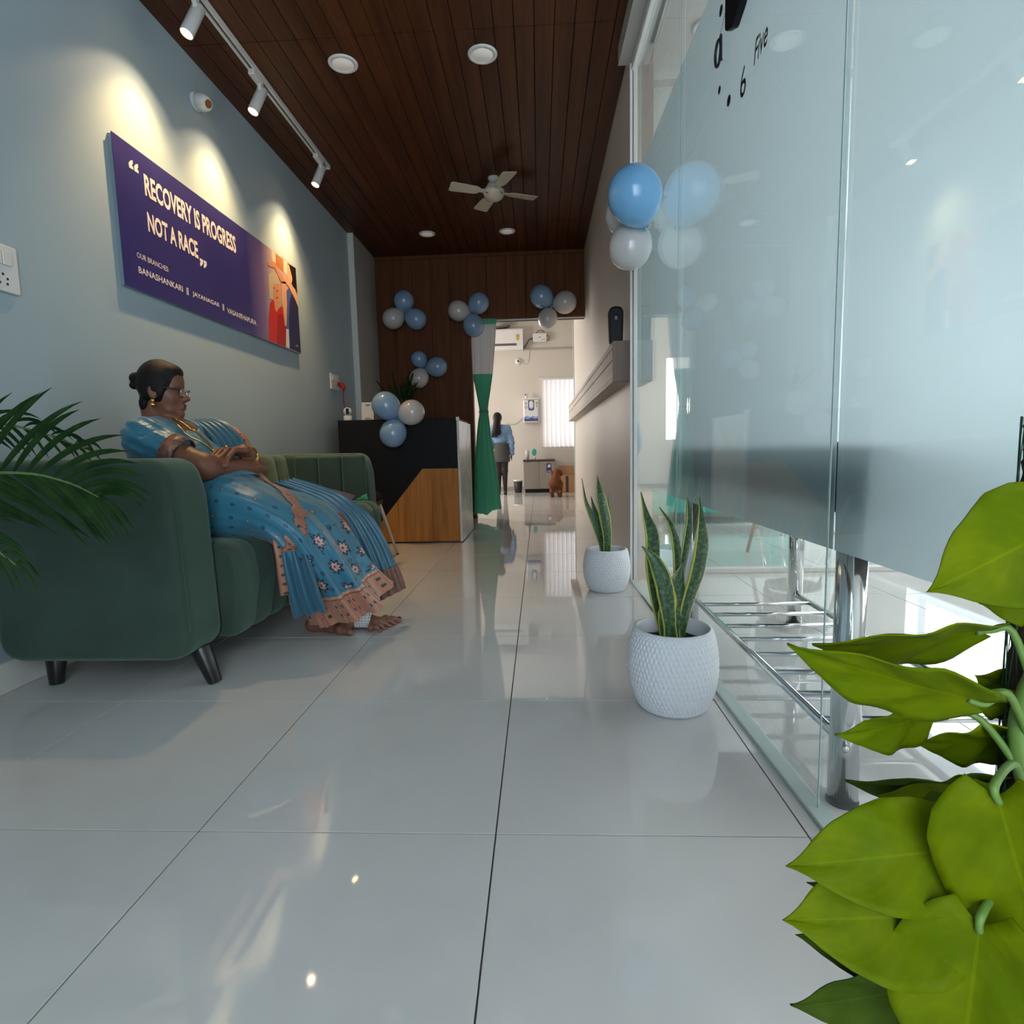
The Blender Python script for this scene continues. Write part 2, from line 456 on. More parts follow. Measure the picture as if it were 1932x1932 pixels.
# ------------------------------------------------------------------ right laminate wall and its frame
structure(box_obj('wall_right', M_lam, None, XR, XR + 0.12, 3.215, 8.1, 0, H + 0.1))
structure(box_obj('trim_4', M_glass_edge, None, XR - 0.008, XR + 0.128, 8.1, 8.22, 0, 2.45))
structure(MB().box(XR - 0.004, XR + 0.010, 3.195, 3.215, 0.0, 2.69).box(XR + 0.014, XR + 0.03, 3.19, 3.215, 0.0, 2.69).build('trim_5', M_alu, None, bevel=0.002))

# ------------------------------------------------------------------ frosted glass partition
GX = 0.555; GROT = 0.0185
def glass_turn(o):
    # the partition runs slightly out of parallel with the hall
    c, s_ = math.cos(GROT), math.sin(GROT); px, py = GX, 1.1
    L = o.location.copy(); d = Vector((L.x - px, L.y - py, 0)); o.location = (px + c * d.x - s_ * d.y, py + s_ * d.x + c * d.y, L.z); o.rotation_euler.z = GROT
part = MB().box(0.478, GX + 0.05, -1.35, 3.215, 2.69, H).build('window_1', M_grey); structure(part)
box_obj('head_rail', M_alu, part, GX - 0.012, GX + 0.022, -1.35, 3.215, 2.655, 2.69, bevel=0.004)
box_obj('floor_channel', M_channel, part, GX - 0.022, GX + 0.016, -1.35, 3.175, 0, 0.009, bevel=0.002)
panes = [(2.282, 3.173), (1.132, 2.278), (-0.05, 1.128), (-1.35, -0.054)]
for a, b in panes:
    box_obj('glass_pane', M_glass, part, GX, GX + 0.01, a, b, 0.006, 2.66)
    box_obj('frosted_film', M_film, part, GX + 0.0115, GX + 0.0135, a + 0.003, b - 0.0015, 0.541, 2.125)
for y in (2.28, 1.13, -0.052):
    box_obj('silicone_joint', M_joint, part, GX - 0.0006, GX + 0.001, y - 0.0024, y + 0.0024, 0.006, 2.66)
glass_turn(part)

# ------------------------------------------------------------------ office beyond the glass
structure(MB().box(3.6, 3.72, -1.4, 6.4, 0, 0.7).box(3.6, 3.72, -1.4, 6.4, 2.4, H).box(3.6, 3.72, -1.4, -0.05, 0.7, 2.4)
          .box(3.6, 3.72, 3.15, 3.95, 0.7, 2.4).box(3.6, 3.72, 5.75, 6.4, 0.7, 2.4).build('wall_office_side', M_white))  # rear opening is added to let the rear fill lamp in
structure(box_obj('wall_office_front', M_white, None, 0.55, 3.6, -1.5, -1.4, 0, H))
structure(box_obj('wall_office_back', M_white, None, 0.62, 3.72, 6.3, 6.4, 0, H))
structure(box_obj('ceiling_office', M_white, None, 0.62, 3.72, -1.5, 6.4, H, H + 0.08))
p2 = structure(box_obj('window_2', M_alu, None, 0.63, 3.6, 3.36, 3.40, 2.66, 2.70))
box_obj('bottom_rail', M_white, p2, 0.63, 3.6, 3.35, 3.41, 0, 0.028, bevel=0.003)
box_obj('glass_pane', M_glass, p2, 0.63, 1.95, 3.376, 3.386, 0.028, 2.66)
box_obj('glass_pane', M_glass, p2, 1.956, 3.6, 3.376, 3.386, 0.028, 2.66)
box_obj('upper_glass_pane', M_glass, p2, 0.63, 3.6, 3.376, 3.386, 2.70, H)

# ------------------------------------------------------------------ back room
YF = 10.3
structure(MB().box(-2.5, 0.07, YF, YF + 0.12, 0, 2.93).box(1.05, 1.9, YF, YF + 0.12, 0, 2.93).box(0.07, 1.05, YF, YF + 0.12, 0, 0.76)
          .box(0.07, 1.05, YF, YF + 0.12, 1.95, 2.93).build('wall_far', M_cream))
structure(box_obj('wall_back_room_left', M_cream, None, -2.5, -2.4, 6.34, YF, 0, 2.93))
structure(box_obj('wall_back_room_right', M_cream, None, 1.8, 1.9, 8.1, YF, 0, 2.93))
structure(box_obj('wall_back_room_near', M_cream, None, 0.62, 1.9, 8.0, 8.1, 0, 2.93))
structure(box_obj('ceiling_back_room', M_white, None, -2.5, 1.9, 6.34, YF + 0.1, 2.93, 3.0))
structure(MB().box(-2.5, 1.9, 6.30, 6.34, 2.6, 3.0).build('wall_above_back', M_cream))
structure(box_obj('baseboard_far', mat('grey_stone_skirting', (0.4, 0.36, 0.32), 0.3), None, -2.4, 1.8, YF - 0.012, YF, 0, 0.075, bevel=0.003))
# solid part of the shop front behind the viewer; the entrance stays open
structure(MB().box(XL - 0.12, -0.62, -1.45, -1.35, 0, H).box(-0.62, 0.55, -1.45, -1.35, 2.5, H).build('wall_front', M_white))
# ================================================================== LEFT WALL: sign, switches, track lights
M_sign = mottled('navy_printed_board', (0.035, 0.03, 0.155), (0.045, 0.038, 0.18), 2, 0.32)
M_print = mat('pale_pink_print', (0.80, 0.71, 0.68), 0.4)
M_signback = mat('grey_blue_board_edge', (0.22, 0.3, 0.34), 0.5)
YW, ZW = Vector((0, 1, 0)), Vector((0, 0, 1))
sg = thing('wall_sign', 'navy blue wall sign with quotation lettering and a printed photo above the sofa', 'sign', (-1.75, 3.34, 1.47))
sx = -1.728
box_obj('board', M_signback, sg, -1.75, sx - 0.003, 2.442, 4.231, 1.474, 2.078)
box_obj('printed_face', M_sign, sg, sx - 0.003, sx, 2.437, 4.236, 1.474, 2.082)
def sign_text(s, y0, y1, z0, z1, w=0.0):
    text_obj('lettering', s, M_print, sg, (sx, y0, z0), YW, ZW, z1 - z0, y1 - y0, 0.0012, w)
sign_text('RECOVERY IS PROGRESS', 2.618, 3.393, 1.905, 2.0, 0.032)
sign_text('NOT A RACE', 2.618, 3.0, 1.753, 1.838, 0.032)
sign_text('OUR BRANCHES:', 2.526, 2.742, 1.613, 1.636)
sign_text('BANASHANKARI', 2.528, 2.842, 1.549, 1.577, 0.012)
sign_text('JAYANAGAR', 2.921, 3.168, 1.546, 1.575, 0.012)
sign_text('VASANTHAPURA', 3.243, 3.576, 1.541, 1.570, 0.012)
for y in (2.874, 2.884, 3.2, 3.21):
    box_obj('separator_bar', M_print, sg, sx, sx + 0.0012, y, y + 0.0035, 1.545, 1.58)
def quote(y, z, s, flip):
    for k in (0, 1):
        pl = [(0, 0), (0.026, 0), (0.026, 0.012), (0.018, 0.016), (0.026, 0.026), (0.026, 0.04), (0.012, 0.032), (0, 0.018)]
        if flip: pl = [(0.026 - u, 0.04 - v) for u, v in pl]
        MB().prism([(y + k * 0.033 + u * s, z + v * s) for u, v in pl], lambda u, v, d: (d, u, v), sx, sx + 0.0012).build('quotation_mark', M_print, sg)
quote(2.527, 1.982, 1.0, False); quote(3.012, 1.722, 1.0, True)
text_obj('web_address', '.com', M_print, sg, (sx, 4.14, 1.512), YW, ZW, 0.014, 0.05, 0.003)
# printed photograph: flat coloured shapes on the board
def glow_mat():
    m = mat('photo_left_fade', (0.5, 0.4, 0.5), 0.35); t = NT(m)
    g = t.n('ShaderNodeSeparateXYZ'); t.l(t.pos(), g.inputs[0])
    r = t.n('ShaderNodeMapRange'); t.l(g.outputs[1], r.inputs[0]); r.inputs[1].default_value = 3.52; r.inputs[2].default_value = 3.86
    t.base(t.ramp(r.outputs[0], [(0.0, (0.04, 0.034, 0.165)), (0.55, (0.2, 0.13, 0.28)), (1.0, (0.6, 0.42, 0.4))])); return m
photo = MB().box(sx, sx + 0.0006, 3.52, 4.236, 1.474, 2.082).build('printed_photo', glow_mat(), sg)
PC = {'wood': (0.52, 0.2, 0.08), 'cream': (0.8, 0.62, 0.45), 'black': (0.012, 0.01, 0.01), 'skin': (0.72, 0.3, 0.15), 'skin2': (0.8, 0.42, 0.24),
      'hair': (0.62, 0.47, 0.33), 'red': (0.62, 0.03, 0.02), 'red2': (0.42, 0.015, 0.015), 'navy': (0.03, 0.03, 0.1), 'blue': (0.10, 0.12, 0.36), 'white': (0.75, 0.72, 0.7), 'ink': (0.05, 0.02, 0.015)}
PM = {k: mat('photo_ink_' + k, v, 0.35) for k, v in PC.items()}
def ink(layer, k, pts):
    d = sx + 0.0006 + layer * 0.0003
    MB().prism(pts, lambda u, v, q: (q, u, v), d - 0.0002, d).build('printed_shape', PM[k], photo)
def oval(c, r, n=18, a=0):
    return [(c[0] + r[0] * math.cos(2 * math.pi * i / n) * math.cos(a) - r[1] * math.sin(2 * math.pi * i / n) * math.sin(a),
             c[1] + r[0] * math.cos(2 * math.pi * i / n) * math.sin(a) + r[1] * math.sin(2 * math.pi * i / n) * math.cos(a)) for i in range(n)]
ink(1, 'cream', [(3.858, 2.078), (3.916, 2.075), (3.914, 2.0), (3.864, 2.0)])
ink(1, 'cream', [(4.025, 2.075), (4.09, 2.074), (4.091, 1.986), (4.017, 1.989)])
ink(2, 'wood', [(3.916, 2.075), (4.033, 2.074), (4.023, 1.983), (3.91, 2.002)])
ink(2, 'black', [(4.099, 2.071), (4.234, 2.077), (4.234, 1.88), (4.119, 1.968)])
ink(3, 'skin2', [(4.092, 2.058), (4.119, 2.066), (4.164, 1.987), (4.15, 1.951), (4.095, 1.945), (4.081, 1.983)])
ink(3, 'blue', [(4.043, 1.863), (4.111, 1.915), (4.168, 1.878), (4.195, 1.841), (4.234, 1.809), (4.234, 1.63), (4.234, 1.479), (4.005, 1.482), (4.007, 1.627)])
ink(4, 'navy', [(4.137, 1.879), (4.186, 1.857), (4.234, 1.809), (4.234, 1.585), (4.234, 1.479), (4.051, 1.482), (4.06, 1.681), (4.096, 1.817)])
ink(5, 'white', [(3.993, 1.603), (4.045, 1.613), (4.041, 1.482), (3.985, 1.481)])
ink(4, 'hair', [(3.79, 1.907), (3.855, 1.942), (3.92, 1.947), (3.945, 1.911), (3.957, 1.865), (3.947, 1.78), (3.88, 1.739), (3.836, 1.753), (3.783, 1.756), (3.782, 1.838)])
ink(5, 'skin', [(3.853, 1.757), (3.935, 1.781), (3.931, 1.735), (3.867, 1.684), (3.838, 1.705)])
ink(6, 'skin', [(3.852, 1.861), (3.945, 1.891), (3.947, 1.826), (3.921, 1.766), (3.876, 1.745), (3.842, 1.775)])
ink(6, 'red', [(3.838, 1.766), (3.848, 1.707), (3.867, 1.686), (3.936, 1.741), (3.965, 1.739), (4.007, 1.627), (3.983, 1.481), (3.732, 1.48), (3.756, 1.635), (3.788, 1.729)])
ink(7, 'red2', [(3.884, 1.675), (3.959, 1.7), (4.006, 1.618), (3.981, 1.48), (3.841, 1.477)])
ink(8, 'skin', [(3.795, 1.983), (3.875, 2.012), (3.915, 2.004), (3.997, 1.95), (4.056, 1.95), (4.04, 1.913), (3.98, 1.904), (3.937, 1.933), (3.887, 1.974), (3.796, 1.96)])
ink(8, 'skin2', [(3.977, 1.912), (4.048, 1.931), (4.043, 1.783), (4.012, 1.626), (3.987, 1.623), (3.971, 1.745), (3.954, 1.761)])
ink(9, 'skin2', [(4.01, 1.975), (4.095, 1.945), (4.196, 1.92), (4.234, 1.879), (4.234, 1.801), (4.185, 1.848), (4.09, 1.909), (4.0, 1.941)])
ink(7, 'ink', [(3.844, 1.837), (3.86, 1.843), (3.859, 1.835), (3.845, 1.831)])
ink(7, 'ink', [(3.889, 1.833), (3.911, 1.838), (3.908, 1.83), (3.89, 1.827)])
ink(7, 'red2', [(3.872, 1.782), (3.912, 1.795), (3.907, 1.787), (3.876, 1.777)])

def switch_plate(name, label, y0, y1, z0, z1, sockets):
    t = thing(name, label, 'switch', (-1.75, (y0 + y1) / 2, z0))
    box_obj('plate', M_whitepl, t, -1.75, -1.737, y0, y1, z0, z1, bevel=0.005, seg=3)
    w = (y1 - y0); h = z1 - z0
    for i in range(4):
        a = y0 + w * (0.12 + 0.19 * i)
        box_obj('rocker', M_white, t, -1.738, -1.731, a, a + w * 0.17, z0 + h * 0.56, z0 + h * 0.85, bevel=0.002)
    for dy, dz in sockets:
        MB().lathe([(0.0042, 0), (0.0042, 0.0012)], (-1.7374, y0 + w * dy, z0 + h * dz), 12, (1, 0, 0)).build('socket_hole', M_black, t)
    return t
switch_plate('switch_plate', 'white switch and socket plate on the blue wall above the palm', 1.74, 1.935, 1.30, 1.453, [(0.68, 0.36), (0.60, 0.28), (0.76, 0.28), (0.61, 0.17), (0.75, 0.17)])
switch_plate('switch_plate', 'switch plate with a red plug on the blue wall beside the reception counter', 4.86, 5.06, 1.285, 1.42, [(0.3, 0.3)])
M_red = mat('red_plastic', (0.5, 0.02, 0.02), 0.35)
pg = thing('power_plug', 'red plug with its cable hanging from the socket near the reception counter', 'plug', (-1.737, 5.03, 1.30))
MB().tube([(-1.737, 5.03, 1.345), (-1.70, 5.03, 1.335), (-1.69, 5.028, 1.31), (-1.69, 5.02, 1.285)], [0.02, 0.022, 0.018, 0.008], 14).build('plug_body', M_red, pg, smooth=True)
MB().tube(smooth_path([(-1.69, 5.02, 1.29), (-1.688, 5.0, 1.2), (-1.66, 4.95, 1.12), (-1.63, 4.85, 1.05)], 16), 0.004, 8).build('cable', mat('dark_red_cable', (0.16, 0.015, 0.012), 0.4), pg, smooth=True)

# wall mounted white eyeball camera
wc = thing('bullet_camera', 'small round white security camera on the blue wall near the ceiling', 'camera', (-1.75, 3.12, 2.57))
MB().lathe([(0.045, 0), (0.045, 0.012), (0.04, 0.018)], (-1.75, 3.12, 2.575), 24, (1, 0, 0)).build('mount', M_whitepl, wc, smooth=True, bevel=0.002)
MB().lathe([(0.0, 0), (0.03, 0.003), (0.04, 0.02), (0.043, 0.04), (0.036, 0.065), (0.027, 0.078), (0.02, 0.08)], (-1.735, 3.115, 2.575), 28, (0.8, -0.25, -0.35)).build('body', mottled('camera_shell', (0.62, 0.62, 0.62), (0.8, 0.78, 0.74), 40, 0.3), wc, smooth=True)
MB().lathe([(0.02, 0.0), (0.019, 0.003), (0.001, 0.0035)], Vector((-1.735, 3.115, 2.575)) + Vector((0.8, -0.25, -0.35)).normalized() * 0.0795, 20, (0.8, -0.25, -0.35)).build('lens', mat('amber_lens', (0.25, 0.1, 0.03), 0.2), wc)

# lighting track
M_track = mat('white_track_enamel', (0.66, 0.66, 0.65), 0.35)
tr = thing('lighting_track', 'long white lighting track fixed to the wooden ceiling', 'light track', (-1.47, 2.9, 2.755))
MB().box(-1.489, -1.449, 1.35, 4.27, 2.775, H).box(-1.489, -1.476, 1.35, 4.27, 2.755, 2.775).box(-1.462, -1.449, 1.35, 4.27, 2.755, 2.775).build('rail', M_track, tr)
box_obj('conductor_slot', M_black, tr, -1.476, -1.462, 1.36, 4.255, 2.767, 2.775)
box_obj('end_cap', M_track, tr, -1.492, -1.446, 4.255, 4.275, 2.752, H, bevel=0.003)
M_lens = mat('lit_lamp_lens', (1, 0.8, 0.5), 0.3, emit=(1.0, 0.66, 0.32), estr=14)
def spot(y, label):
    t = thing('track_spotlight', label, 'spotlight', (-1.47, y, 2.755), 'warm track spotlights over the sofa')
    box_obj('adapter', M_track, t, -1.487, -1.451, y - 0.075, y + 0.03, 2.728, 2.758, bevel=0.006)
    MB().tube([(-1.469, y + 0.01, 2.73), (-1.472, y + 0.025, 2.715), (-1.478, y + 0.03, 2.70)], 0.011, 12).build('swivel', M_track, t, smooth=True)
    d = Vector((-0.30, -0.34, -1.0)).normalized(); a = Vector((-1.470, y + 0.055, 2.725))
    MB().lathe([(0.022, 0), (0.028, 0.004), (0.028, 0.148), (0.0275, 0.15), (0.0255, 0.15), (0.0245, 0.14)], a, 28, d, caps=False).build('barrel', M_track, t, smooth=True)
    MB().lathe([(0.0248, 0), (0.001, 0.001)], a + d * 0.143, 24, d).build('lens', M_lens, t)
    MB().lathe([(0.028, 0), (0.001, 0.001)], a + d * 0.004, 24, -d).build('back_plate', M_track, t)
    l = bpy.data.lights.new('spot_lamp', 'SPOT'); l.energy = 46; l.color = (1.0, 0.66, 0.30); l.spot_size = math.radians(84); l.spot_blend = 1.0; l.shadow_soft_size = 0.02
    lo = bpy.data.objects.new('spot_lamp', l); COL.objects.link(lo)
    aim = Vector((-0.21, -0.05, -1.0)).normalized(); lo.location = a + d * 0.158
    lo.rotation_euler = aim.to_track_quat('-Z', 'Y').to_euler()
    # spill cone, wider and fainter
    l2 = bpy.data.lights.new('spot_spill', 'SPOT'); l2.energy = 5; l2.color = (1.0, 0.74, 0.46); l2.spot_size = math.radians(105); l2.spot_blend = 0.4; l2.shadow_soft_size = 0.02
    lo2 = bpy.data.objects.new('spot_spill', l2); COL.objects.link(lo2); lo2.location = a + d * 0.16; lo2.rotation_euler = lo.rotation_euler
spot(2.66, 'white track spotlight whose beam falls left of the sign lettering')
spot(3.25, 'white track spotlight fixed mid-track near the wall camera')
spot(4.12, 'white track spotlight at the end cap of the track')

# ================================================================== CEILING: round lights and fan
M_diff = mat('opal_diffuser', (0.8, 0.77, 0.73), 0.4, emit=(1, 0.93, 0.88), estr=0.1)
def ceiling_light(x, y, z, label, grp='round recessed ceiling lights'):
    t = thing('ceiling_light', label, 'ceiling light', (x, y, z), grp)
    MB().lathe([(0.055, 0.0), (0.056, 0.006), (0.070, 0.008), (0.076, 0.004), (0.077, 0.0)], (x, y, z), 40, (0, 0, -1), caps=False).build('trim_ring', M_whitepl, t, smooth=True)
    MB().lathe([(0.056, 0.0), (0.054, 0.005), (0.001, 0.0055)], (x, y, z), 40, (0, 0, -1)).build('diffuser', M_diff, t, smooth=True)
GH = 'round recessed lights in the wooden ceiling'
ceiling_light(-0.993, 3.221, H, 'round white ceiling light nearest the lighting track', GH)
ceiling_light(-0.257, 3.209, H, 'round white ceiling light in front of the fan, nearer the glass partition', GH)
ceiling_light(-1.018, 5.637, H, 'round ceiling light over the reception counter beside the blue wall', GH)
ceiling_light(-0.264, 5.654, H, 'round ceiling light before the curtained opening', GH)
ceiling_light(0.86, 3.1, H, 'round ceiling light inside the glazed office')

M_fan = mat('cream_fan_enamel', (0.66, 0.60, 0.46), 0.3)
M_fan2 = mat('white_fan_enamel', (0.62, 0.60, 0.55), 0.3)
fc = Vector((-0.307, 4.572, 0))
fn_ = thing('ceiling_fan', 'small cream ceiling fan with four short blades on the wooden ceiling', 'fan', (fc.x, fc.y, H))
MB().lathe([(0.045, 0), (0.044, 0.012), (0.03, 0.03), (0.012, 0.036), (0.011, 0.05)], (fc.x, fc.y, H), 28, (0, 0, -1)).build('canopy', M_fan2, fn_, smooth=True)
MB().lathe([(0.02, 0.03), (0.045, 0.045), (0.058, 0.07), (0.06, 0.078), (0.04, 0.082)], (fc.x, fc.y, H), 32, (0, 0, -1)).build('motor_top', M_fan2, fn_, smooth=True)
mb = MB().lathe([(0.05, 0.08), (0.078, 0.088), (0.082, 0.104), (0.078, 0.125), (0.066, 0.146), (0.045, 0.16), (0.02, 0.166), (0.001, 0.167)], (fc.x, fc.y, H), 36, (0, 0, -1)).build('motor_housing', M_fan, fn_, smooth=True)
for k in range(4):
    a = k * math.pi / 2 + 0.6
    pts = []
    for i in range(7):
        q = a + 0.12 * i; rr = 0.079 - 0.0035 * i
        zz = H - 0.118 - 0.004 * i
        pts.append((fc.x + rr * math.cos(q), fc.y + rr * math.sin(q), zz))
    MB().tube(pts, [0.001, 0.004, 0.006, 0.007, 0.006, 0.004, 0.001], 8).build('vent_slot', M_black, mb, smooth=True)
for k in range(4):
    a = math.radians(24 + 90 * k); u = Vector((math.cos(a), math.sin(a), 0)); w = Vector((-math.sin(a), math.cos(a), 0))
    tw = (w + Vector((0, 0, 0.14))).normalized(); c = Vector((fc.x, fc.y, H - 0.106))
    nrm = u.cross(tw)
    pl = [(0.115, -0.028), (0.125, -0.042), (0.145, -0.05), (0.325, -0.058), (0.34, -0.05), (0.345, 0.045), (0.33, 0.055), (0.15, 0.045), (0.115, 0.03)]
    bl = MB().prism(pl, lambda uu, vv, d: c + u * uu + tw * vv + nrm * d, -0.003, 0.003).build('blade', M_fan, fn_, bevel=0.0015, seg=1)
    MB().obox(c + u * 0.10, u, tw, nrm, 0.04, 0.017, 0.0045).build('blade_iron', M_fan, bl)
    for q in ((0.125, 0.0), (0.14, 0.018), (0.155, -0.006)):
        MB().lathe([(0.005, 0), (0.003, 0.003)], c + u * q[0] + tw * q[1] - nrm * 0.003, 10, -nrm).build('rivet', M_whitepl, bl)

# ================================================================== SOFA
def velvet(name, c0, c1):
    m = mottled(name, c0, c1, 6, 0.85, bump=0.25, bscale=420); m.node_tree.nodes['Principled BSDF'].inputs['Sheen Weight'].default_value = 0.35
    m.node_tree.nodes['Principled BSDF'].inputs['Sheen Tint'].default_value = (0.5, 0.75, 0.62, 1)
    return m
M_velvet = velvet('green_woven_upholstery', (0.024, 0.047, 0.034), (0.032, 0.060, 0.043))
SK = 0.03
def sk(x, y, z): return (x + SK * (y - 1.8), y, z)
sofa = thing('sofa', 'dark green channel-tufted sofa with black tapered legs along the blue wall', 'sofa', (-1.4, 2.7, 0))
def rounded_profile(pts, radii, n=7):
    out = []; N = len(pts)
    for i in range(N):
        p = Vector(pts[i] + (0,)) if len(pts[i]) == 2 else Vector(pts[i]); a = Vector((*pts[i - 1], 0)); b = Vector((*pts[(i + 1) % N], 0)); r = radii[i]
        da = (a - p).normalized(); db = (b - p).normalized()
        ang = da.angle(db); t = min(r / math.tan(ang / 2), 0.49 * (a - p).length, 0.49 * (b - p).length)
        s, e = p + da * t, p + db * t
        for k in range(n + 1):
            u = k / n; out.append(((s * (1 - u) + p * u) * (1 - u) + (p * (1 - u) + e * u) * u).to_2d())
    return out
def channel_loft(name, prof, y0, y1, nch, depth, par, endround=0.03):
    N = len(prof); nr = []
    for i in range(N):
        t = (prof[(i + 1) % N] - prof[i - 1]).normalized(); nr.append(Vector((t.y, -t.x)))
    area2 = sum(prof[i - 1].x * prof[i].y - prof[i].x * prof[i - 1].y for i in range(N))
    sgn = 1 if area2 > 0 else -1
    ys = []
    L = (y1 - y0)
    for k in range(nch):
        for u in (0.0, 0.04, 0.1, 0.2, 0.35, 0.5, 0.65, 0.8, 0.9, 0.96): ys.append((k + u) / nch)
    ys.append(1.0); rows = []
    for u in ys:
        f = (u * nch) % 1.0; g = 1 - abs(2 * f - 1)
        o = depth * (min(1, g * 1.6) ** 0.45) - depth
        dist = min(u, 1 - u) * L
        if dist < endround: o -= endround * (1 - math.sqrt(max(0, 1 - (1 - dist / endround) ** 2)))
        rows.append([Vector(sk(p.x + n.x * o * sgn, y0 + u * L, p.y + n.y * o * sgn)) for p, n in zip(prof, nr)])
    b = MB(); b.grid(rows, True)
    b.add(rows[0], [tuple(range(N))]); b.add(rows[-1], [tuple(range(N))])
    return b.build(name, M_velvet, par, smooth=True)
armp = rounded_profile([(-1.735, 0.105), (-1.10, 0.105), (-1.115, 0.62), (-1.145, 0.745), (-1.735, 0.75)], [0.085, 0.085, 0.12, 0.1, 0.085], 8)
def arm(name, y0, y1):
    rows = []; L = y1 - y0; R = 0.036
    N = len(armp)
    cx = sum(p.x for p in armp) / N; cz = sum(p.y for p in armp) / N
    nr = []
    for i in range(N):
        t = (armp[(i + 1) % N] - armp[i - 1]).normalized(); nr.append(Vector((t.y, -t.x)))
    for u in [0, 0.004, 0.012, 0.025, 0.05, 0.1, 0.16, 0.22, 0.3, 0.5, 0.7, 0.78, 0.84, 0.9, 0.95, 0.975, 0.988, 0.996, 1]:
        dist = min(u, 1 - u) * L; o = -R * (1 - math.sqrt(max(0, 1 - (1 - min(1, dist / R)) ** 2)))
        rows.append([Vector(sk(p.x + n.x * o, y0 + u * L, p.y + n.y * o)) for p, n in zip(armp, nr)])
    ins = lambda R_: [(sum(R_, Vector()) / N) + (p - sum(R_, Vector()) / N) * 0.97 for p in R_]
    rows = [ins(rows[0])] + rows + [ins(rows[-1])]
    b = MB(); b.grid(rows, True)
    for r_ in (0, len(rows) - 1):
        c_ = sum(rows[r_], Vector()) / N; b.v.append(tuple(c_)); k_ = len(b.v) - 1
        for i in range(N): b.f.append((r_ * N + i, r_ * N + (i + 1) % N, k_)); b.m.append(0)
    return b.build(name, M_velvet, sofa, smooth=True)
arm_n = arm('armrest', 1.69, 1.895); arm_f = arm('armrest', 3.50, 3.68)
pp = [Vector(sk(p.x - (0.006 if p.x > -1.2 else 0), 1.735, p.y)) for p in armp[9:45]]
MB().tube([sk(-1.705, 1.703, 0.730)] + [sk(-1.3, 1.703, 0.729)] + [sk(-1.17, 1.706, 0.716), sk(-1.137, 1.708, 0.68), sk(-1.119, 1.71, 0.58), sk(-1.107, 1.712, 0.2)], 0.0045, 8).build('piping', M_velvet, arm_n, smooth=True)
seatp = rounded_profile([(-1.62, 0.12), (-1.06, 0.115), (-1.025, 0.30), (-1.04, 0.455), (-1.62, 0.47)], [0.02, 0.05, 0.12, 0.11, 0.03], 7)
channel_loft('seat', seatp, 1.895, 3.50, 13, 0.009, sofa, 0.02)
backp = rounded_profile([(-1.735, 0.14), (-1.55, 0.14), (-1.575, 0.46), (-1.615, 0.745), (-1.735, 0.75)], [0.02, 0.02, 0.03, 0.05, 0.04], 6)
channel_loft('backrest', backp, 1.87, 3.53, 10, 0.012, sofa, 0.01)
for i in range(3):
    a = -1.56 + i * 0.148
    b = MB(); b.add([sk(x, y, z) for z in (0.40, 0.735) for y in (3.475, 3.52) for x in (a + 0.002, a + 0.146)],
                    [(0, 2, 3, 1), (4, 5, 7, 6), (0, 1, 5, 4), (2, 6, 7, 3), (0, 4, 6, 2), (1, 3, 7, 5)])
    b.build('arm_channel_pad', M_velvet, arm_f, bevel=0.02, seg=4)
M_leg = mat('black_lacquered_leg', (0.012, 0.011, 0.011), 0.3)
for (tx, ty, bx, by) in ((-1.135, 1.80, -1.09, 1.796), (-1.635, 1.80, -1.635, 1.79), (-1.10, 3.56, -1.08, 3.58), (-1.60, 3.56, -1.60, 3.58)):
    MB().tube([(tx, ty, 0.12), (bx, by, 0.0)], [0.034, 0.022], 20).build('leg', M_leg, sofa, smooth=True, bevel=0.002)

# ================================================================== CHAIR beside the sofa
M_dark = mat('dark_brown_shell', (0.012, 0.009, 0.008), 0.5, spec=0.3)
M_creamleg = mat('cream_metal_leg', (0.62, 0.56, 0.46), 0.35)
ch = thing('side_chair', 'dark shell chair with slim cream legs between the sofa and the counter', 'chair', (-1.3, 3.92, 0))
rows = []
for j in range(9):
    y = 3.735 + 0.37 * j / 8; e = 1 - abs(j - 4) / 4
    prof = smooth_path([(-1.13 - 0.03 * (1 - e), y, 0.42), (-1.18, y, 0.435 + 0.02 * (1 - e)), (-1.35, y, 0.425 + 0.03 * (1 - e)), (-1.50, y, 0.45 + 0.03 * (1 - e)), (-1.585 + 0.05 * (1 - e), y, 0.58), (-1.63 + 0.07 * (1 - e), y, 0.70 + 0.035 * e)], 22)
    rows.append(prof)
MB().grid(rows).build('shell', M_dark, ch, smooth=True, solid=0.022)
MB().box(-1.45, -1.12, 3.80, 4.05, 0.385, 0.415).build('under_frame', M_black, ch, bevel=0.004)
for (tx, ty, bx, by) in ((-1.15, 3.82, -1.067, 3.70), (-1.15, 4.02, -1.05, 4.115), (-1.43, 3.82, -1.52, 3.72), (-1.43, 4.02, -1.52, 4.11)):
    lg = MB().tube([(tx, ty, 0.41), (bx, by, 0.006)], [0.015, 0.009], 14).build('leg', M_creamleg, ch, smooth=True)
    MB().tube([(bx, by, 0.012), (bx, by, 0.0)], [0.0102, 0.0102], 12).build('foot_cap', M_black, lg)

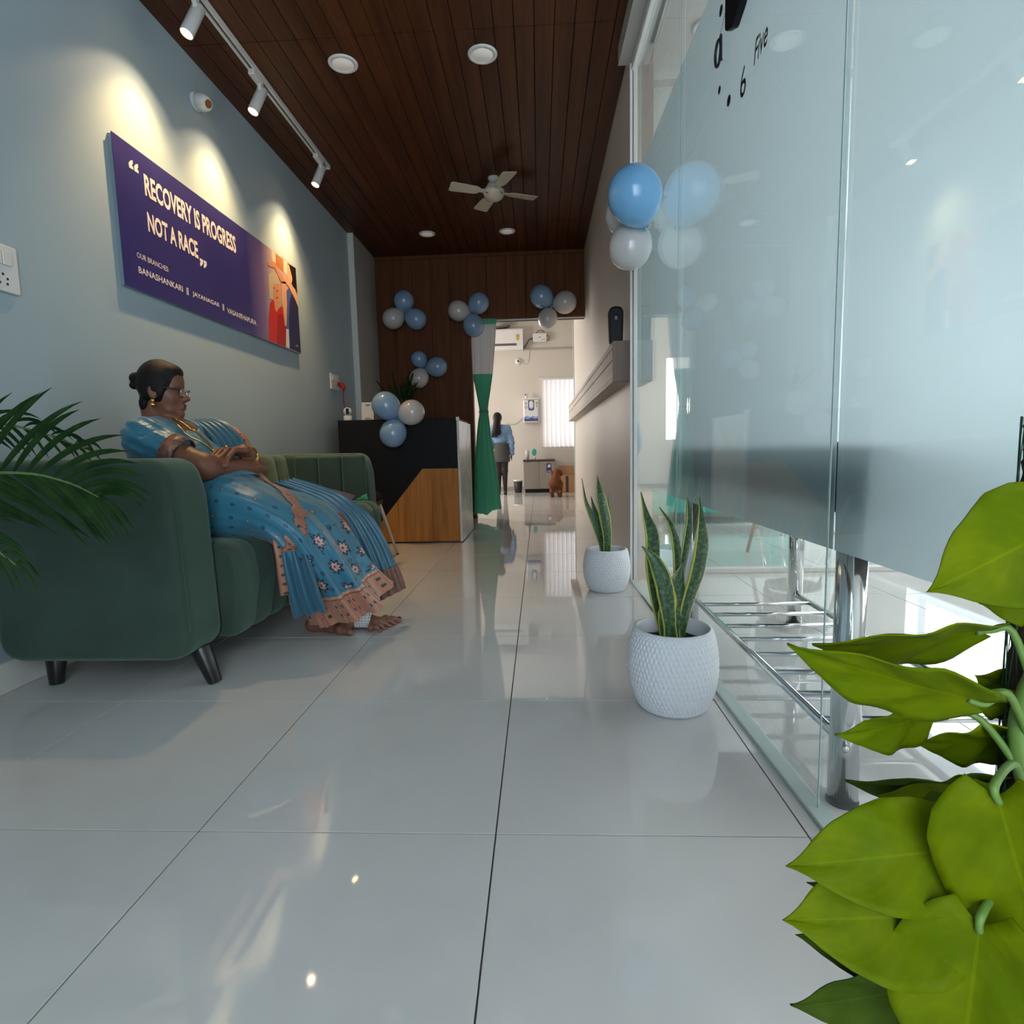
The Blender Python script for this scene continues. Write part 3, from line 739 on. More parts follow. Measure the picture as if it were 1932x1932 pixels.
# ================================================================== RECEPTION COUNTER
M_counter = mat('black_laminate', (0.008, 0.008, 0.009), 0.6, spec=0.2)
M_inlay = wood('honey_veneer', (0.27, 0.095, 0.017), (0.58, 0.23, 0.05), 2, 0.7, 0.5, spec=0.25)
M_marble = mat('white_marble_laminate', (0.7, 0.68, 0.66), 0.2); _t = NT(M_marble)
_t.base(_t.ramp(_t.noise(_t.pos((3, 3, 1.2), (0.5, 0.3, 0)), 5, 8, 0.75), [(0.36, (0.42, 0.40, 0.40)), (0.5, (0.66, 0.64, 0.63)), (0.62, (0.76, 0.75, 0.74))]))
rc = thing('reception_counter', 'black reception counter with a diagonal honey wood inlay and marble end panel', 'counter', (-1.13, 5.0, 0))
MB().box(-1.62, -0.655, 4.625, 5.37, 0.02, 1.008).build('body', M_counter, rc, bevel=0.003)
box_obj('plinth', M_black, rc, -1.60, -0.665, 4.64, 5.36, 0, 0.02)
MB().prism([(-0.652, 0.012), (-0.652, 0.604), (-0.944, 0.606), (-1.27, 0.216), (-1.42, 0.012)], lambda u, v, d: (u, d, v), 4.613, 4.625).build('wood_inlay', M_inlay, rc, bevel=0.0015)
box_obj('marble_end_panel', M_marble, rc, -0.655, -0.635, 4.615, 5.38, 0.008, 0.985, bevel=0.002)
box_obj('corner_cap', M_whitepl, rc, -0.658, -0.636, 4.612, 4.64, 0.985, 1.012)

cm = thing('table_camera', 'white ball-headed camera standing on the reception counter', 'camera', (-1.575, 4.75, 1.008))
MB().lathe([(0.034, 0), (0.035, 0.004), (0.034, 0.04), (0.03, 0.045)], (-1.575, 4.75, 1.008), 28).build('base', M_whitepl, cm, smooth=True, bevel=0.002)
MB().lathe([(0.001, -0.036), (0.016, -0.032), (0.03, -0.02), (0.036, 0), (0.03, 0.02), (0.016, 0.032), (0.001, 0.036)], (-1.575, 4.75, 1.085), 28).build('head', M_whitepl, cm, smooth=True)
MB().prism([(p.x, p.y) for p in rounded_profile([(-0.012, -0.025), (0.012, -0.025), (0.012, 0.025), (-0.012, 0.025)], [0.0119] * 4, 6)], lambda u, v, d: (-1.566 + u, 4.75 + d, 1.086 + v), -0.0365, -0.02).build('lens_window', M_black, cm)
cs_ = thing('payment_stand', 'white card stand leaning on the reception counter beside the blue balloons', 'stand', (-1.40, 4.78, 1.008))
qn = Vector((0.1, -1, 0.25)).normalized(); qx = Vector((1, 0.1, 0)).normalized(); qz = qx.cross(-qn).normalized() * -1
qz = qn.cross(qx).normalized()
if qz.z < 0: qz = -qz
qc = Vector((-1.415, 4.78, 1.085))
card = MB().obox(qc, qx, qn, qz, 0.05, 0.0025, 0.078).build('card', mat('white_acrylic', (0.68, 0.66, 0.64), 0.3), cs_, bevel=0.001)
M_ink = mat('grey_ink', (0.12, 0.12, 0.14), 0.5)
for (u, w, h) in ((0.055, 0.02, 0.004), (0.045, 0.012, 0.002), (-0.06, 0.022, 0.003)):
    MB().obox(qc + qz * u + qn * 0.003, qx, qn, qz, w, 0.0004, h).build('printed_line', M_ink, card)
MB().obox(Vector((-1.41, 4.80, 1.04)), qx, Vector((0, 1, 0.5)), qx.cross(Vector((0, 1, 0.5))), 0.03, 0.045, 0.0025).build('prop', M_whitepl, cs_)
# ================================================================== BALLOONS
def balloon_mat(name, c0, tr):
    m = mat(name, c0, 0.22, spec=0.6); p = m.node_tree.nodes['Principled BSDF']
    p.inputs['Coat Weight'].default_value = 0.4; p.inputs['Subsurface Weight'].default_value = 0.25; p.inputs['Subsurface Radius'].default_value = (0.05, 0.05, 0.05)
    return m
M_bb = balloon_mat('blue_balloon_latex', (0.25, 0.39, 0.58), 0)
M_bw = balloon_mat('pearl_balloon_latex', (0.60, 0.58, 0.57), 0)
M_bk = balloon_mat('bright_blue_balloon_latex', (0.20, 0.47, 0.78), 0)
BPROF = [(0.001, -1.0), (0.22, -0.98), (0.45, -0.90), (0.66, -0.76), (0.84, -0.55), (0.95, -0.30), (1.0, -0.02), (0.985, 0.22), (0.92, 0.46), (0.80, 0.69), (0.63, 0.90), (0.43, 1.06), (0.22, 1.17), (0.08, 1.22), (0.05, 1.235)]
def balloon(c, r, knot_dir, m, label, group):
    t = thing('balloon', label, 'balloon', c, group); d = Vector(knot_dir).normalized()
    MB().lathe([(a * r, b * r) for a, b in BPROF], c, 40, d).build('body', m, t, smooth=True)
    MB().lathe([(0.045 * r, 1.225 * r), (0.07 * r, 1.25 * r), (0.05 * r, 1.27 * r), (0.12 * r, 1.34 * r), (0.11 * r, 1.345 * r)], c, 12, d).build('knot', m, t, smooth=True)
def cluster(items, Yc, group, place, knot=None):
    cx = sum(i[0] for i in items) / len(items) if knot is None else knot[0]; cz = sum(i[1] for i in items) / len(items) if knot is None else knot[1]
    for (x, z, r, m, lab) in items:
        balloon((x, Yc, z), r, (cx - x, 0.12 * 0.2, cz - z), m, lab + ' ' + place, group)
cluster([(-1.375, 2.303, .104, M_bb, 'upper blue balloon'), (-1.5, 2.126, .108, M_bw, 'pearl white balloon'), (-1.255, 2.112, .108, M_bb, 'lower blue balloon')],
        6.125, 'balloons in the trefoil beside the grey pier', 'in the trefoil on the wood wall nearest the grey pier', (-1.37, 2.18))
cluster([(-0.809, 2.177, .105, M_bw, 'pearl white balloon'), (-0.592, 2.249, .104, M_bb, 'upper blue balloon'), (-0.654, 2.018, .11, M_bb, 'lower blue balloon')],
        6.10, 'balloons in the trefoil above the curtain', 'in the trefoil above the green curtain', (-0.69, 2.15))
cluster([(0.047, 2.296, .115, M_bb, 'blue balloon'), (0.296, 2.229, .114, M_bw, 'pearl white balloon level with the blue one'), (0.109, 2.067, .10, M_bw, 'lowest pearl white balloon')],
        6.12, 'balloons in the trefoil over the opening', 'in the trefoil above the doorway opening', (0.155, 2.20))
cluster([(-1.244, 1.708, .084, M_bb, 'small upper blue balloon'), (-1.051, 1.621, .104, M_bb, 'larger blue balloon'), (-1.252, 1.507, .10, M_bw, 'pearl white balloon')],
        6.13, 'balloons in the trefoil low on the wood wall', 'in the trefoil above the counter plant', (-1.175, 1.61))
cluster([(-1.19, 1.108, .108, M_bb, 'upper blue balloon'), (-0.985, 1.05, .098, M_bw, 'pearl white balloon'), (-1.143, 0.885, .105, M_bb, 'lower blue balloon')],
        4.505, 'balloons tied to the reception counter', 'tied to the front of the black counter', (-1.09, 1.01))
balloon((0.411, 2.53, 1.784), 0.111, (0.35, 0.35, -0.75), M_bk, 'bright blue balloon hanging against the glass partition', 'balloons hung on the glass partition')
balloon((0.417, 2.68, 1.622), 0.095, (0.15, 0.0, 0.9), M_bw, 'white balloon below the bright blue one on the glass partition', 'balloons hung on the glass partition')
balloon((0.41, 2.76, 1.79), 0.093, (0.6, -0.2, -0.4), M_bw, 'white balloon half hidden behind the bright blue one', 'balloons hung on the glass partition')

# ================================================================== CURTAIN in the opening
def cloth(name, c, tl=0.25):
    m = mat(name, c, 0.75); t = NT(m); b = t.n('ShaderNodeBsdfTranslucent'); b.inputs[0].default_value = (*[min(1, x * 1.6) for x in c], 1)
    mx = t.n('ShaderNodeMixShader'); mx.inputs[0].default_value = tl; t.l(t.p.outputs[0], mx.inputs[1]); t.l(b.outputs[0], mx.inputs[2]); t.l(mx.outputs[0], t.out.inputs[0]); return m
M_cgreen = cloth('green_curtain_cloth', (0.12, 0.42, 0.29), 0.4)
def net_mat():
    m = mat('white_curtain_net', (0.7, 0.68, 0.68), 0.7); t = NT(m); tr = t.n('ShaderNodeBsdfTransparent')
    mx = t.n('ShaderNodeMixShader'); mx.inputs[0].default_value = 0.25; t.l(t.p.outputs[0], mx.inputs[1]); t.l(tr.outputs[0], mx.inputs[2]); t.l(mx.outputs[0], t.out.inputs[0]); return m
M_net = net_mat()
cu = thing('curtain', 'green curtain with white net top, tied in the middle, hanging in the opening', 'curtain', (-0.56, 6.16, 0.06))
def curtain_rows(z0, z1, n, wob=0.0, hem=0):
    zs = [0.05, 0.3, 0.6, 0.9, 1.05, 1.12, 1.16, 1.22, 1.35, 1.54, 1.8, 2.09]
    xl = [-.713, -.702, -.69, -.662, -.642, -.628, -.625, -.633, -.655, -.688, -.692, -.69]
    xr = [-.418, -.44, -.475, -.512, -.525, -.533, -.535, -.528, -.505, -.474, -.445, -.42]
    dp = [.06, .058, .055, .045, .036, .028, .026, .03, .04, .036, .034, .02]
    rows = []
    for j in range(n):
        z = lerp(z0, z1, j / (n - 1)); a = interp(zs, xl, z); b = interp(zs, xr, z); d = interp(zs, dp, z); row = []
        for i in range(96):
            q = 2 * math.pi * i / 96; cx = (a + b) / 2; hx = (b - a) / 2
            f = 1 + 0.0
            ple = 0.6 * math.sin(9 * q + 0.6 * math.sin(z * 3)) + 0.4 * math.sin(21 * q + 1.3 + z)
            x = cx + hx * math.cos(q); y = 6.165 + d * math.sin(q) * (1 + 0.22 * ple) + 0.016 * ple * (1 if d > .027 else .5)
            zz = z + (hem * (0.055 * max(0, math.cos(q)) ** 0.6 + 0.012 * math.sin(5 * q)) if j == 0 or hem else 0) * (1 - j / (n - 1))
            row.append((x, y, zz))
        rows.append(row)
    return rows
MB().grid(curtain_rows(0.062, 1.535, 40, hem=1), True).build('cloth', M_cgreen, cu, smooth=True)
MB().grid(curtain_rows(1.535, 2.045, 14), True).build('net_top', M_net, cu, smooth=True)
MB().grid(curtain_rows(2.04, 2.098, 4), True).build('heading_band', M_cgreen, cu, smooth=True)
r = curtain_rows(1.135, 1.16, 3)
c0 = Vector((-0.58, 6.165, 0))
MB().grid([[(c0.x + (p[0] - c0.x) * 1.07, c0.y + (p[1] - c0.y) * 1.15, p[2]) for p in row] for row in r], True).build('tie_band', M_cgreen, cu, smooth=True, solid=0.004)
tb = MB(); tb.tube([(-0.74, 6.17, 2.085), (0.5, 6.17, 2.085)], 0.008, 10)
tag(tb.build('curtain_rod', M_alu, None, smooth=True), 'slim pale curtain rod under the wooden header', 'rod')

# ================================================================== SHELF on the laminate wall and dispenser
sh = thing('wall_shelf', 'long boxed driftwood shelf running along the greige laminate wall', 'shelf', (0.455, 5.6, 1.10))
box_obj('core', M_shelfend, sh, 0.4185, 0.5, 3.24, 8.0, 1.106, 1.312)
box_obj('end_panel', M_shelfend, sh, 0.408, 0.5, 3.225, 3.24, 1.100, 1.318, bevel=0.002)
for (a, b, z0, z1) in ((3.242, 6.9, 1.224, 1.281), (3.242, 6.9, 1.127, 1.218), (6.91, 8.0, 1.213, 1.281), (6.91, 8.0, 1.127, 1.207)):
    box_obj('front_board', M_shelf, sh, 0.410, 0.418, a, b, z0, z1, bevel=0.0015)
box_obj('top_board', M_shelf, sh, 0.409, 0.5, 3.242, 8.0, 1.285, 1.318, bevel=0.002)
box_obj('bottom_board', M_shelf, sh, 0.407, 0.5, 3.242, 8.0, 1.100, 1.124, bevel=0.002)
dsp = thing('scent_dispenser', 'tall rounded black dispenser standing on the end of the wall shelf', 'dispenser', (0.437, 3.33, 1.318))
pl = rounded_profile([(-0.036, 0.0), (0.036, 0.0), (0.042, 0.2), (-0.042, 0.2)], [0.018, 0.018, 0.041, 0.041], 8)
MB().prism([(p.x, p.y) for p in pl], lambda u, v, d: (0.437 + u, d, 1.318 + v), 3.295, 3.36).build('body', mat('charcoal_plastic', (0.012, 0.013, 0.016), 0.55, spec=0.3), dsp, bevel=0.012, seg=4)
MB().lathe([(0.017, 0), (0.017, 0.003), (0.012, 0.005), (0.001, 0.003)], (0.437, 3.296, 1.318 + 0.137), 24, (0, -1, 0)).build('lens_ring', M_black, dsp, smooth=True)
MB().lathe([(0.004, 0), (0.003, 0.002), (0.0005, 0.003)], (0.435, 3.291, 1.318 + 0.14), 12, (0, -1, 0)).build('indicator', M_whitepl, dsp, smooth=True)

# ================================================================== CLOCK stuck on the glass
M_sticker = mat('black_clock_sticker', (0.01, 0.011, 0.013), 0.4)
gx = GX - 0.001; ky = lambda y: y * 1.1225; kz = lambda z: 0.75 + (z - 0.75) * 1.1225; YN = Vector((0, -1, 0))
ck = thing('sticker_clock', 'black sticker wall clock with mixed numerals on the frosted glass', 'clock', (GX, 1.65, 1.85))
pl = rounded_profile([(-0.072, 0.072), (-0.072, -0.06), (-0.02, -0.085), (0.05, -0.06), (0.06, 0.08)], [0.05, 0.02, 0.02, 0.05, 0.06], 6)
MB().prism([(p.x, p.y) for p in pl], lambda u, v, d: (d, 1.65 - u * 1.1, 1.93 + v * 1.1), GX - 0.02, GX).build('movement_case', mat('clock_case_black', (0.008, 0.008, 0.009), 0.5, spec=0.2), ck, bevel=0.004)
MB().tube([(GX - 0.006, 1.734, 1.962), (GX - 0.006, 1.82, 1.90)], 0.0006, 6).build('second_hand', M_sticker, ck)
def glyph(s, y, z, h, w, sh=0, wt=0.0):
    text_obj('numeral', s, M_sticker, ck, (gx, ky(y), kz(z)), YN, ZW, h * 1.12, w * 1.12, 0.0008, wt, sh, 'CENTER')
_a0 = [(0.024 * math.cos(2 * math.pi * i / 24), 0.034 * math.sin(2 * math.pi * i / 24)) for i in range(25)]
MB().tube([(gx, ky(1.640) - u, kz(1.757) + v) for u, v in _a0], 0.0042, 6).build('numeral', M_sticker, ck)
MB().tube([(gx, ky(1.640) - 0.025, kz(1.757) + 0.034), (gx, ky(1.640) - 0.026, kz(1.757) - 0.03), (gx, ky(1.640) - 0.031, kz(1.757) - 0.036)], 0.0042, 6).build('numeral', M_sticker, ck)
glyph('6', 1.452, 1.578, 0.066, 0.036, 0, 0.004)
glyph('Five', 1.352, 1.597, 0.05, 0.075, 0.3, 0.012); glyph('4', 1.317, 1.69, 0.06, 0.04, 0, 0.01)
for (y, z) in ((1.626, 1.66), (1.552, 1.593), (1.623, 1.847)):
    MB().lathe([(0.014 if z != 1.66 else 0.0105, 0), (0.014 if z != 1.66 else 0.0105, 0.0008)], (GX, ky(y), kz(z)), 24, (-1, 0, 0)).build('hour_dot', M_sticker, ck)

glass_turn(ck)
# ================================================================== BENCH TABLE behind the glass
M_top = mat('charcoal_table_top', (0.02, 0.03, 0.033), 0.4)
bt = thing('steel_table', 'dark table on thick polished steel posts with a slatted steel foot rack behind the glass', 'table', (0.83, 1.77, 0))
box_obj('top', M_top, bt, 0.60, 1.10, 1.02, 2.46, 0.605, 0.748, bevel=0.006)
for (x, y) in ((0.62, 1.163), (0.62, 2.37), (1.04, 2.372), (1.04, 1.163)):
    ps = MB().tube([(x, y, 0.004), (x, y, 0.605)], 0.029, 28).build('post', M_chrome, bt, smooth=True)
    MB().tube([(x, y, 0.0), (x, y, 0.006)], 0.031, 28).build('foot_ring', M_black, ps)
    MB().lathe([(0.007, 0), (0.007, 0.003), (0.001, 0.005)], (x - 0.012, y - 0.026, 0.13), 14, (-0.4, -1, 0)).build('screw_cap', M_chrome, ps, smooth=True)
for x in (0.62, 1.04):
    MB().tube([(x, 1.18, 0.128), (x, 2.36, 0.128)], 0.0105, 14).build('rack_rail', M_chrome, bt, smooth=True)
for i in range(8):
    y = 1.27 + i * 0.137
    MB().tube([(0.618, y, 0.128), (1.042, y, 0.128)], [0.0075, 0.0075], 12).build('rack_rung', M_chrome, bt, smooth=True)

# chairs and low storage seen under the frosting
def leg_chair(name, x, y, label, ang, m):
    t = thing(name, label, 'chair', (x, y, 0), 'chairs in the room behind the office')
    R = Matrix.Rotation(ang, 3, 'Z'); O = Vector((x, y, 0))
    def q(a): return O + R @ Vector(a)
    for sx_ in (-1, 1):
        for sy_ in (-1, 1):
            MB().tube([q((sx_ * 0.15, sy_ * 0.15, 0.43)), q((sx_ * 0.22, sy_ * 0.21, 0))], [0.016, 0.011], 12).build('leg', m, t, smooth=True)
    rows = [[q((0.22 * math.cos(a) * s, 0.22 * math.sin(a) * s, 0.45 + 0.02 * s)) for a in [2 * math.pi * i / 24 for i in range(24)]] for s in (0.02, 0.5, 0.9, 1.0)]
    MB().grid(rows, True).build('seat', M_dark, t, smooth=True, solid=0.03)
    rows = [[q((-0.22 + 0.10 * abs(k) ** 2, 0.2 * k, 0.5 + 0.36 * v)) for k in [i / 6 - 1 for i in range(13)]] for v in (0, .33, .66, 1)]
    MB().grid(rows).build('backrest', M_dark, t, smooth=True, solid=0.02)
leg_chair('office_chair', 1.72, 3.93, 'chair with tapered wooden legs just behind the glass office partition', 0.5, mat('pale_wood_leg', (0.5, 0.4, 0.32), 0.45))
leg_chair('office_chair', 2.15, 4.95, 'chair with shiny steel legs farther behind the office partition', 0.1, M_chrome)
M_teal = mat('teal_fabric', (0.05, 0.42, 0.36), 0.6)
tb_ = thing('treatment_bench', 'low teal upholstered bench against the rear office wall', 'bench', (1.75, 5.75, 0))
box_obj('cushion', M_teal, tb_, 1.05, 2.45, 5.45, 6.1, 0.10, 0.52, bevel=0.03, seg=4)
for x in (1.15, 2.35):
    for y in (5.55, 6.0): MB().tube([(x, y, 0), (x, y, 0.12)], 0.02, 12).build('leg', M_chrome, tb_, smooth=True)

# ================================================================== BLINDS
def blind(label, n, fn0, name='vertical_blind'):
    pass
vb = thing('vertical_blind', 'cream vertical blind over the bright back room window', 'blind', (0.55, 10.27, 0.74))
box_obj('head_rail', M_whitepl, vb, 0.02, 1.1, 10.25, 10.29, 1.93, 1.965, bevel=0.004)
for i in range(13):
    x = 0.085 + i * 0.08; a = math.radians(24)
    u = Vector((math.cos(a), math.sin(a), 0)); w = Vector((-math.sin(a), math.cos(a), 0))
    rows = [[Vector((x, 10.262, z)) + u * s * 0.043 + w * (0.006 * (1 - s * s)) for s in (-1, -0.5, 0, 0.5, 1)] for z in (0.745, 1.93)]
    sl = MB().grid(rows).build('slat', M_blind, vb, smooth=True)
    MB().obox(Vector((x, 10.262, 0.755)), u, w, ZW, 0.042, 0.003, 0.014).build('bottom_weight', M_whitepl, sl)
vo = thing('vertical_blind', 'pale vertical blind over the office side window', 'blind', (3.57, 1.55, 0.72))
box_obj('head_rail', M_whitepl, vo, 3.54, 3.585, -0.1, 3.2, 2.38, 2.415, bevel=0.004)
for i in range(34):
    y = -0.04 + i * 0.096; a = math.radians(24)
    u = Vector((math.sin(a), math.cos(a), 0)); w = Vector((math.cos(a), -math.sin(a), 0))
    rows = [[Vector((3.563, y, z)) + u * s * 0.048 + w * (0.006 * (1 - s * s)) for s in (-1, 0, 1)] for z in (0.72, 2.38)]
    MB().grid(rows).build('slat', M_blind, vo, smooth=True)
# ================================================================== SEATED WOMAN
def skin_mat(name, attr=True):
    m = mat(name, (0.2, 0.08, 0.045), 0.48); t = NT(m)
    a = t.n('ShaderNodeAttribute'); a.attribute_name = 'Col'
    n = t.noise(t.pos(), 60, 4, 0.6)
    mx = t.n('ShaderNodeMix', data_type='RGBA', blend_type='MULTIPLY'); mx.inputs[0].default_value = 1.0
    t.l(a.outputs['Color'], mx.inputs[6]); t.l(t.ramp(n, [(0.3, (0.82, 0.8, 0.8)), (0.7, (1.1, 1.1, 1.1))]), mx.inputs[7])
    t.base(mx.outputs[2]); t.p.inputs['Subsurface Weight'].default_value = 0.12; t.p.inputs['Subsurface Radius'].default_value = (0.02, 0.008, 0.004)
    t.bump(t.noise(t.pos(), 300, 2, 0.5), 0.15, 0.001)
    return m
M_skin = skin_mat('brown_skin')
HC = v3((-1.458, 2.2, 1.0)); HR = rotz(math.radians(16)) @ roty(math.radians(5))
HS = v3((0.84, 0.95, 0.97))
def head_local(p): return ((p - HC) @ HR) / HS
def sd_head(p):
    q = head_local(p)
    d = sd_ell(q, (-0.012, 0, 0.03), (0.090, 0.071, 0.083))
    d = smin(d, sd_ell(q, (0.026, 0, -0.018), (0.062, 0.058, 0.078)), 0.03)
    d = smin(d, sd_ell(q, (0.058, 0, 0.045), (0.034, 0.052, 0.04)), 0.025)          # forehead
    d = smin(d, sd_ell(q, (0.046, 0, -0.068), (0.042, 0.046, 0.032)), 0.03)          # jaw
    d = smin(d, sd_ell(q, (0.084, 0, -0.082), (0.016, 0.021, 0.0155)), 0.016)          # chin
    d = smin(d, sd_ell(q, (0.030, 0, -0.088), (0.036, 0.036, 0.016)), 0.016)
    for s in (-1, 1):
        d = smin(d, sd_ell(q, (0.058, s * 0.034, -0.022), (0.026, 0.022, 0.024)), 0.02)      # cheek
        d = smin(d, sd_cap(q, (0.079, s * 0.012, 0.018), (0.066, s * 0.045, 0.016), 0.010, 0.008), 0.012)  # brow
        d = smax(d, -sd_ell(q, (0.094, s * 0.030, 0.003), (0.016, 0.015, 0.011)), 0.012)     # socket
        d = smin(d, sd_ell(q, (0.070, s * 0.030, 0.003), (0.013, 0.014, 0.012)), 0.004)      # eye ball and lid
    d = smin(d, sd_cap(q, (0.088, 0, 0.014), (0.106, 0, -0.016), 0.0075, 0.0095), 0.010)     # nose bridge
    d = smin(d, sd_ell(q, (0.112, 0, -0.021), (0.0115, 0.0125, 0.0105)), 0.007)
    for s in (-1, 1): d = smin(d, sd_ell(q, (0.099, s * 0.0135, -0.026), (0.0105, 0.0085, 0.0085)), 0.006)
    d = smin(d, sd_ell(q, (0.086, 0, -0.050), (0.015, 0.024, 0.016)), 0.01)
    d = smin(d, sd_cap(q, (0.099, -0.014, -0.0475), (0.099, 0.014, -0.0475), 0.0058, 0.0058), 0.006)   # lips
    d = smin(d, sd_cap(q, (0.0965, -0.013, -0.0595), (0.0965, 0.013, -0.0595), 0.0066, 0.0066), 0.006)
    d = smax(d, -sd_cap(q, (0.1055, -0.024, -0.0535), (0.1055, 0.024, -0.0535), 0.0036), 0.003)
    for s in (-1, 1):
        e = sd_ell(q, (-0.008, s * 0.073, -0.004), (0.02, 0.009, 0.032), roty(-0.2))
        e = smax(e, -sd_ell(q, (-0.003, s * 0.083, 0.0), (0.011, 0.007, 0.02)), 0.005)
        d = smin(d, e, 0.006)
    return d
SR, SL = v3((-1.425, 2.035, 0.822)), v3((-1.42, 2.37, 0.822))
ER, EL = v3((-1.205, 2.025, 0.712)), v3((-1.225, 2.43, 0.70))
WR, WL = v3((-1.15, 2.27, 0.700)), v3((-1.172, 2.275, 0.756))
def sd_torso(p, g=0.0):
    d = sd_ell(p, (-1.445, 2.2, 0.755), (0.115 + g, 0.165 + g, 0.135 + g))
    d = smin(d, sd_cap(p, SR, SL, 0.058 + g, 0.058 + g), 0.06)
    d = smin(d, sd_ell(p, (-1.35, 2.2, 0.735), (0.085 + g, 0.135 + g, 0.075 + g)), 0.05)
    d = smin(d, sd_ell(p, (-1.335, 2.2, 0.61), (0.175 + g, 0.19 + g, 0.115 + g)), 0.07)
    return d
FING = []
for k, (dx, ln) in enumerate(((0.0, 0.0), (-0.0235, 0.007), (-0.046, 0.004), (-0.067, -0.004))):
    x0 = -1.138 + dx
    FING.append([(x0 + 0.004, 2.185, 0.767), (x0 - 0.004, 2.125 - ln, 0.770), (x0 - 0.010, 2.082 - ln, 0.742), (x0 - 0.010, 2.066 - ln, 0.712)])
THUMB = [(-1.212, 2.225, 0.757), (-1.230, 2.185, 0.755), (-1.236, 2.15, 0.747)]
def sd_hand(p):
    d = sd_cap(p, WL, (-1.163, 2.225, 0.765), 0.026, 0.027)
    for f in FING: d = smin(d, sd_cap(p, (-1.165, 2.245, 0.762), f[0], 0.018, 0.0125), 0.012)
    for f in FING:
        for a, b, ra, rb in ((f[0], f[1], 0.0110, 0.0098), (f[1], f[2], 0.0098, 0.0088), (f[2], f[3], 0.0088, 0.0072)):
            d = smin(d, sd_cap(p, a, b, ra, rb), 0.004)
    d = smin(d, sd_cap(p, THUMB[0], THUMB[1], 0.013, 0.0115), 0.01); d = smin(d, sd_cap(p, THUMB[1], THUMB[2], 0.0115, 0.009), 0.005)
    return d
def sd_foot(p, heel, toe_big, toe_small, ankle, knee):
    heel, tb, ts = v3(heel), v3(toe_big), v3(toe_small)
    mid = (tb + ts) / 2; f = (mid - heel); 
    d = sd_cap(p, v3(knee), v3(ankle), 0.055, 0.036)
    d = smin(d, sd_ell(p, heel + v3((0, 0, 0.030)), (0.034, 0.034, 0.031)), 0.02)
    d = smin(d, sd_cap(p, v3(ankle), heel + f * 0.55 + v3((0, 0, 0.03)), 0.034, 0.027), 0.03)
    d = smin(d, sd_cap(p, heel + v3((0, 0, 0.028)), heel + f * 0.7 + v3((0, 0, 0.022)), 0.027, 0.024), 0.02)
    b0 = heel + (tb - heel) * 0.74; s0 = heel + (ts - heel) * 0.70
    d = smin(d, sd_cap(p, b0 + v3((0, 0, 0.022)), s0 + v3((0, 0, 0.018)), 0.021, 0.016), 0.02)
    for k in range(5):
        u = k / 4; root = b0 * (1 - u) + s0 * u; tip = tb * (1 - u) + ts * u; ext = (1.0, 0.98, 0.93, 0.88, 0.82)[k]
        tip = root + (tip - root) * ext; r = (0.0145, 0.0105, 0.010, 0.0095, 0.009)[k]
        kn = root + (tip - root) * 0.5 + v3((0, 0, 0.024 if k else 0.02))
        d = smin(d, sd_cap(p, root + v3((0, 0, 0.017)), kn, r * 1.05, r), 0.006)
        d = smin(d, sd_cap(p, kn, tip + v3((0, 0, r)), r, r * 0.9), 0.005)
    return d
FR = dict(heel=(-0.835, 2.365, 0), toe_big=(-0.628, 2.435, 0), toe_small=(-0.668, 2.30, 0), ankle=(-0.825, 2.37, 0.085), knee=(-0.90, 2.16, 0.44))
FL = dict(heel=(-0.968, 2.335, 0), toe_big=(-0.792, 2.265, 0), toe_small=(-0.815, 2.335, 0), ankle=(-0.945, 2.335, 0.085), knee=(-0.87, 2.36, 0.44))
def sd_body(p):
    d = sd_torso(p)
    d = smin(d, sd_cap(p, (-1.500, 2.2, 0.955), (-1.470, 2.2, 0.85), 0.041, 0.054), 0.022)
    d = smin(d, sd_head(p), 0.022)
    for s, e, w, r in ((SR, ER, WR, 1), (SL, EL, WL, 1)):
        a = smin(sd_cap(p, s, e, 0.052, 0.041), sd_cap(p, e, w, 0.042, 0.027), 0.03)
        d = smin(d, a, 0.03)
    d = smin(d, sd_hand(p), 0.012)
    d = smin(d, sd_cap(p, WR, (-1.15, 2.36, 0.685), 0.026, 0.016), 0.015)
    for hip, F in (((-1.30, 2.11, 0.53), FR), ((-1.30, 2.30, 0.53), FL)):
        d = smin(d, sd_cap(p, hip, F['knee'], 0.085, 0.058), 0.04)
        d = smin(d, sd_foot(p, **F), 0.03)
    return d
def skin_col(V):
    q = head_local(V); c = np.tile(v3((0.20, 0.077, 0.042)), (len(V), 1))
    def blend(mask, col):
        nonlocal c
        m = np.clip(mask, 0, 1)[:, None]; c = c * (1 - m) + v3(col) * m
    lips = (np.maximum(1 - np.linalg.norm((q - v3((0.101, 0, -0.0535))) / v3((0.016, 0.024, 0.0125)), axis=1), 0) * 4)
    blend(lips, (0.17, 0.045, 0.045))
    for s in (-1, 1):
        blend((1 - np.linalg.norm((q - v3((0.083, s * 0.030, 0.003))) / v3((0.016, 0.013, 0.0055)), axis=1)) * 4, (0.06, 0.03, 0.025))
        blend((1 - np.linalg.norm((q - v3((0.084, s * 0.030, 0.021))) / v3((0.03, 0.021, 0.0035)), axis=1)) * 3, (0.05, 0.022, 0.015))
        blend((1 - np.linalg.norm((q - v3((0.06, s * 0.05, -0.03))) / v3((0.04, 0.035, 0.035)), axis=1)) * 1.2, (0.17, 0.062, 0.04))
    feet = np.clip((0.12 - V[:, 2]) / 0.04, 0, 1); blend(feet * 0.7, (0.24, 0.11, 0.075))
    return c
woman = sdf_obj('person', sd_body, (-1.62, 1.93, -0.01), (-0.58, 2.56, 1.13), 0.0042, M_skin, None, skin_col)
tag(woman, 'seated person in a blue saree with crossed arms, glasses and hair in a bun', 'person')
OFF[woman.name] = Vector((0, 0, 0))

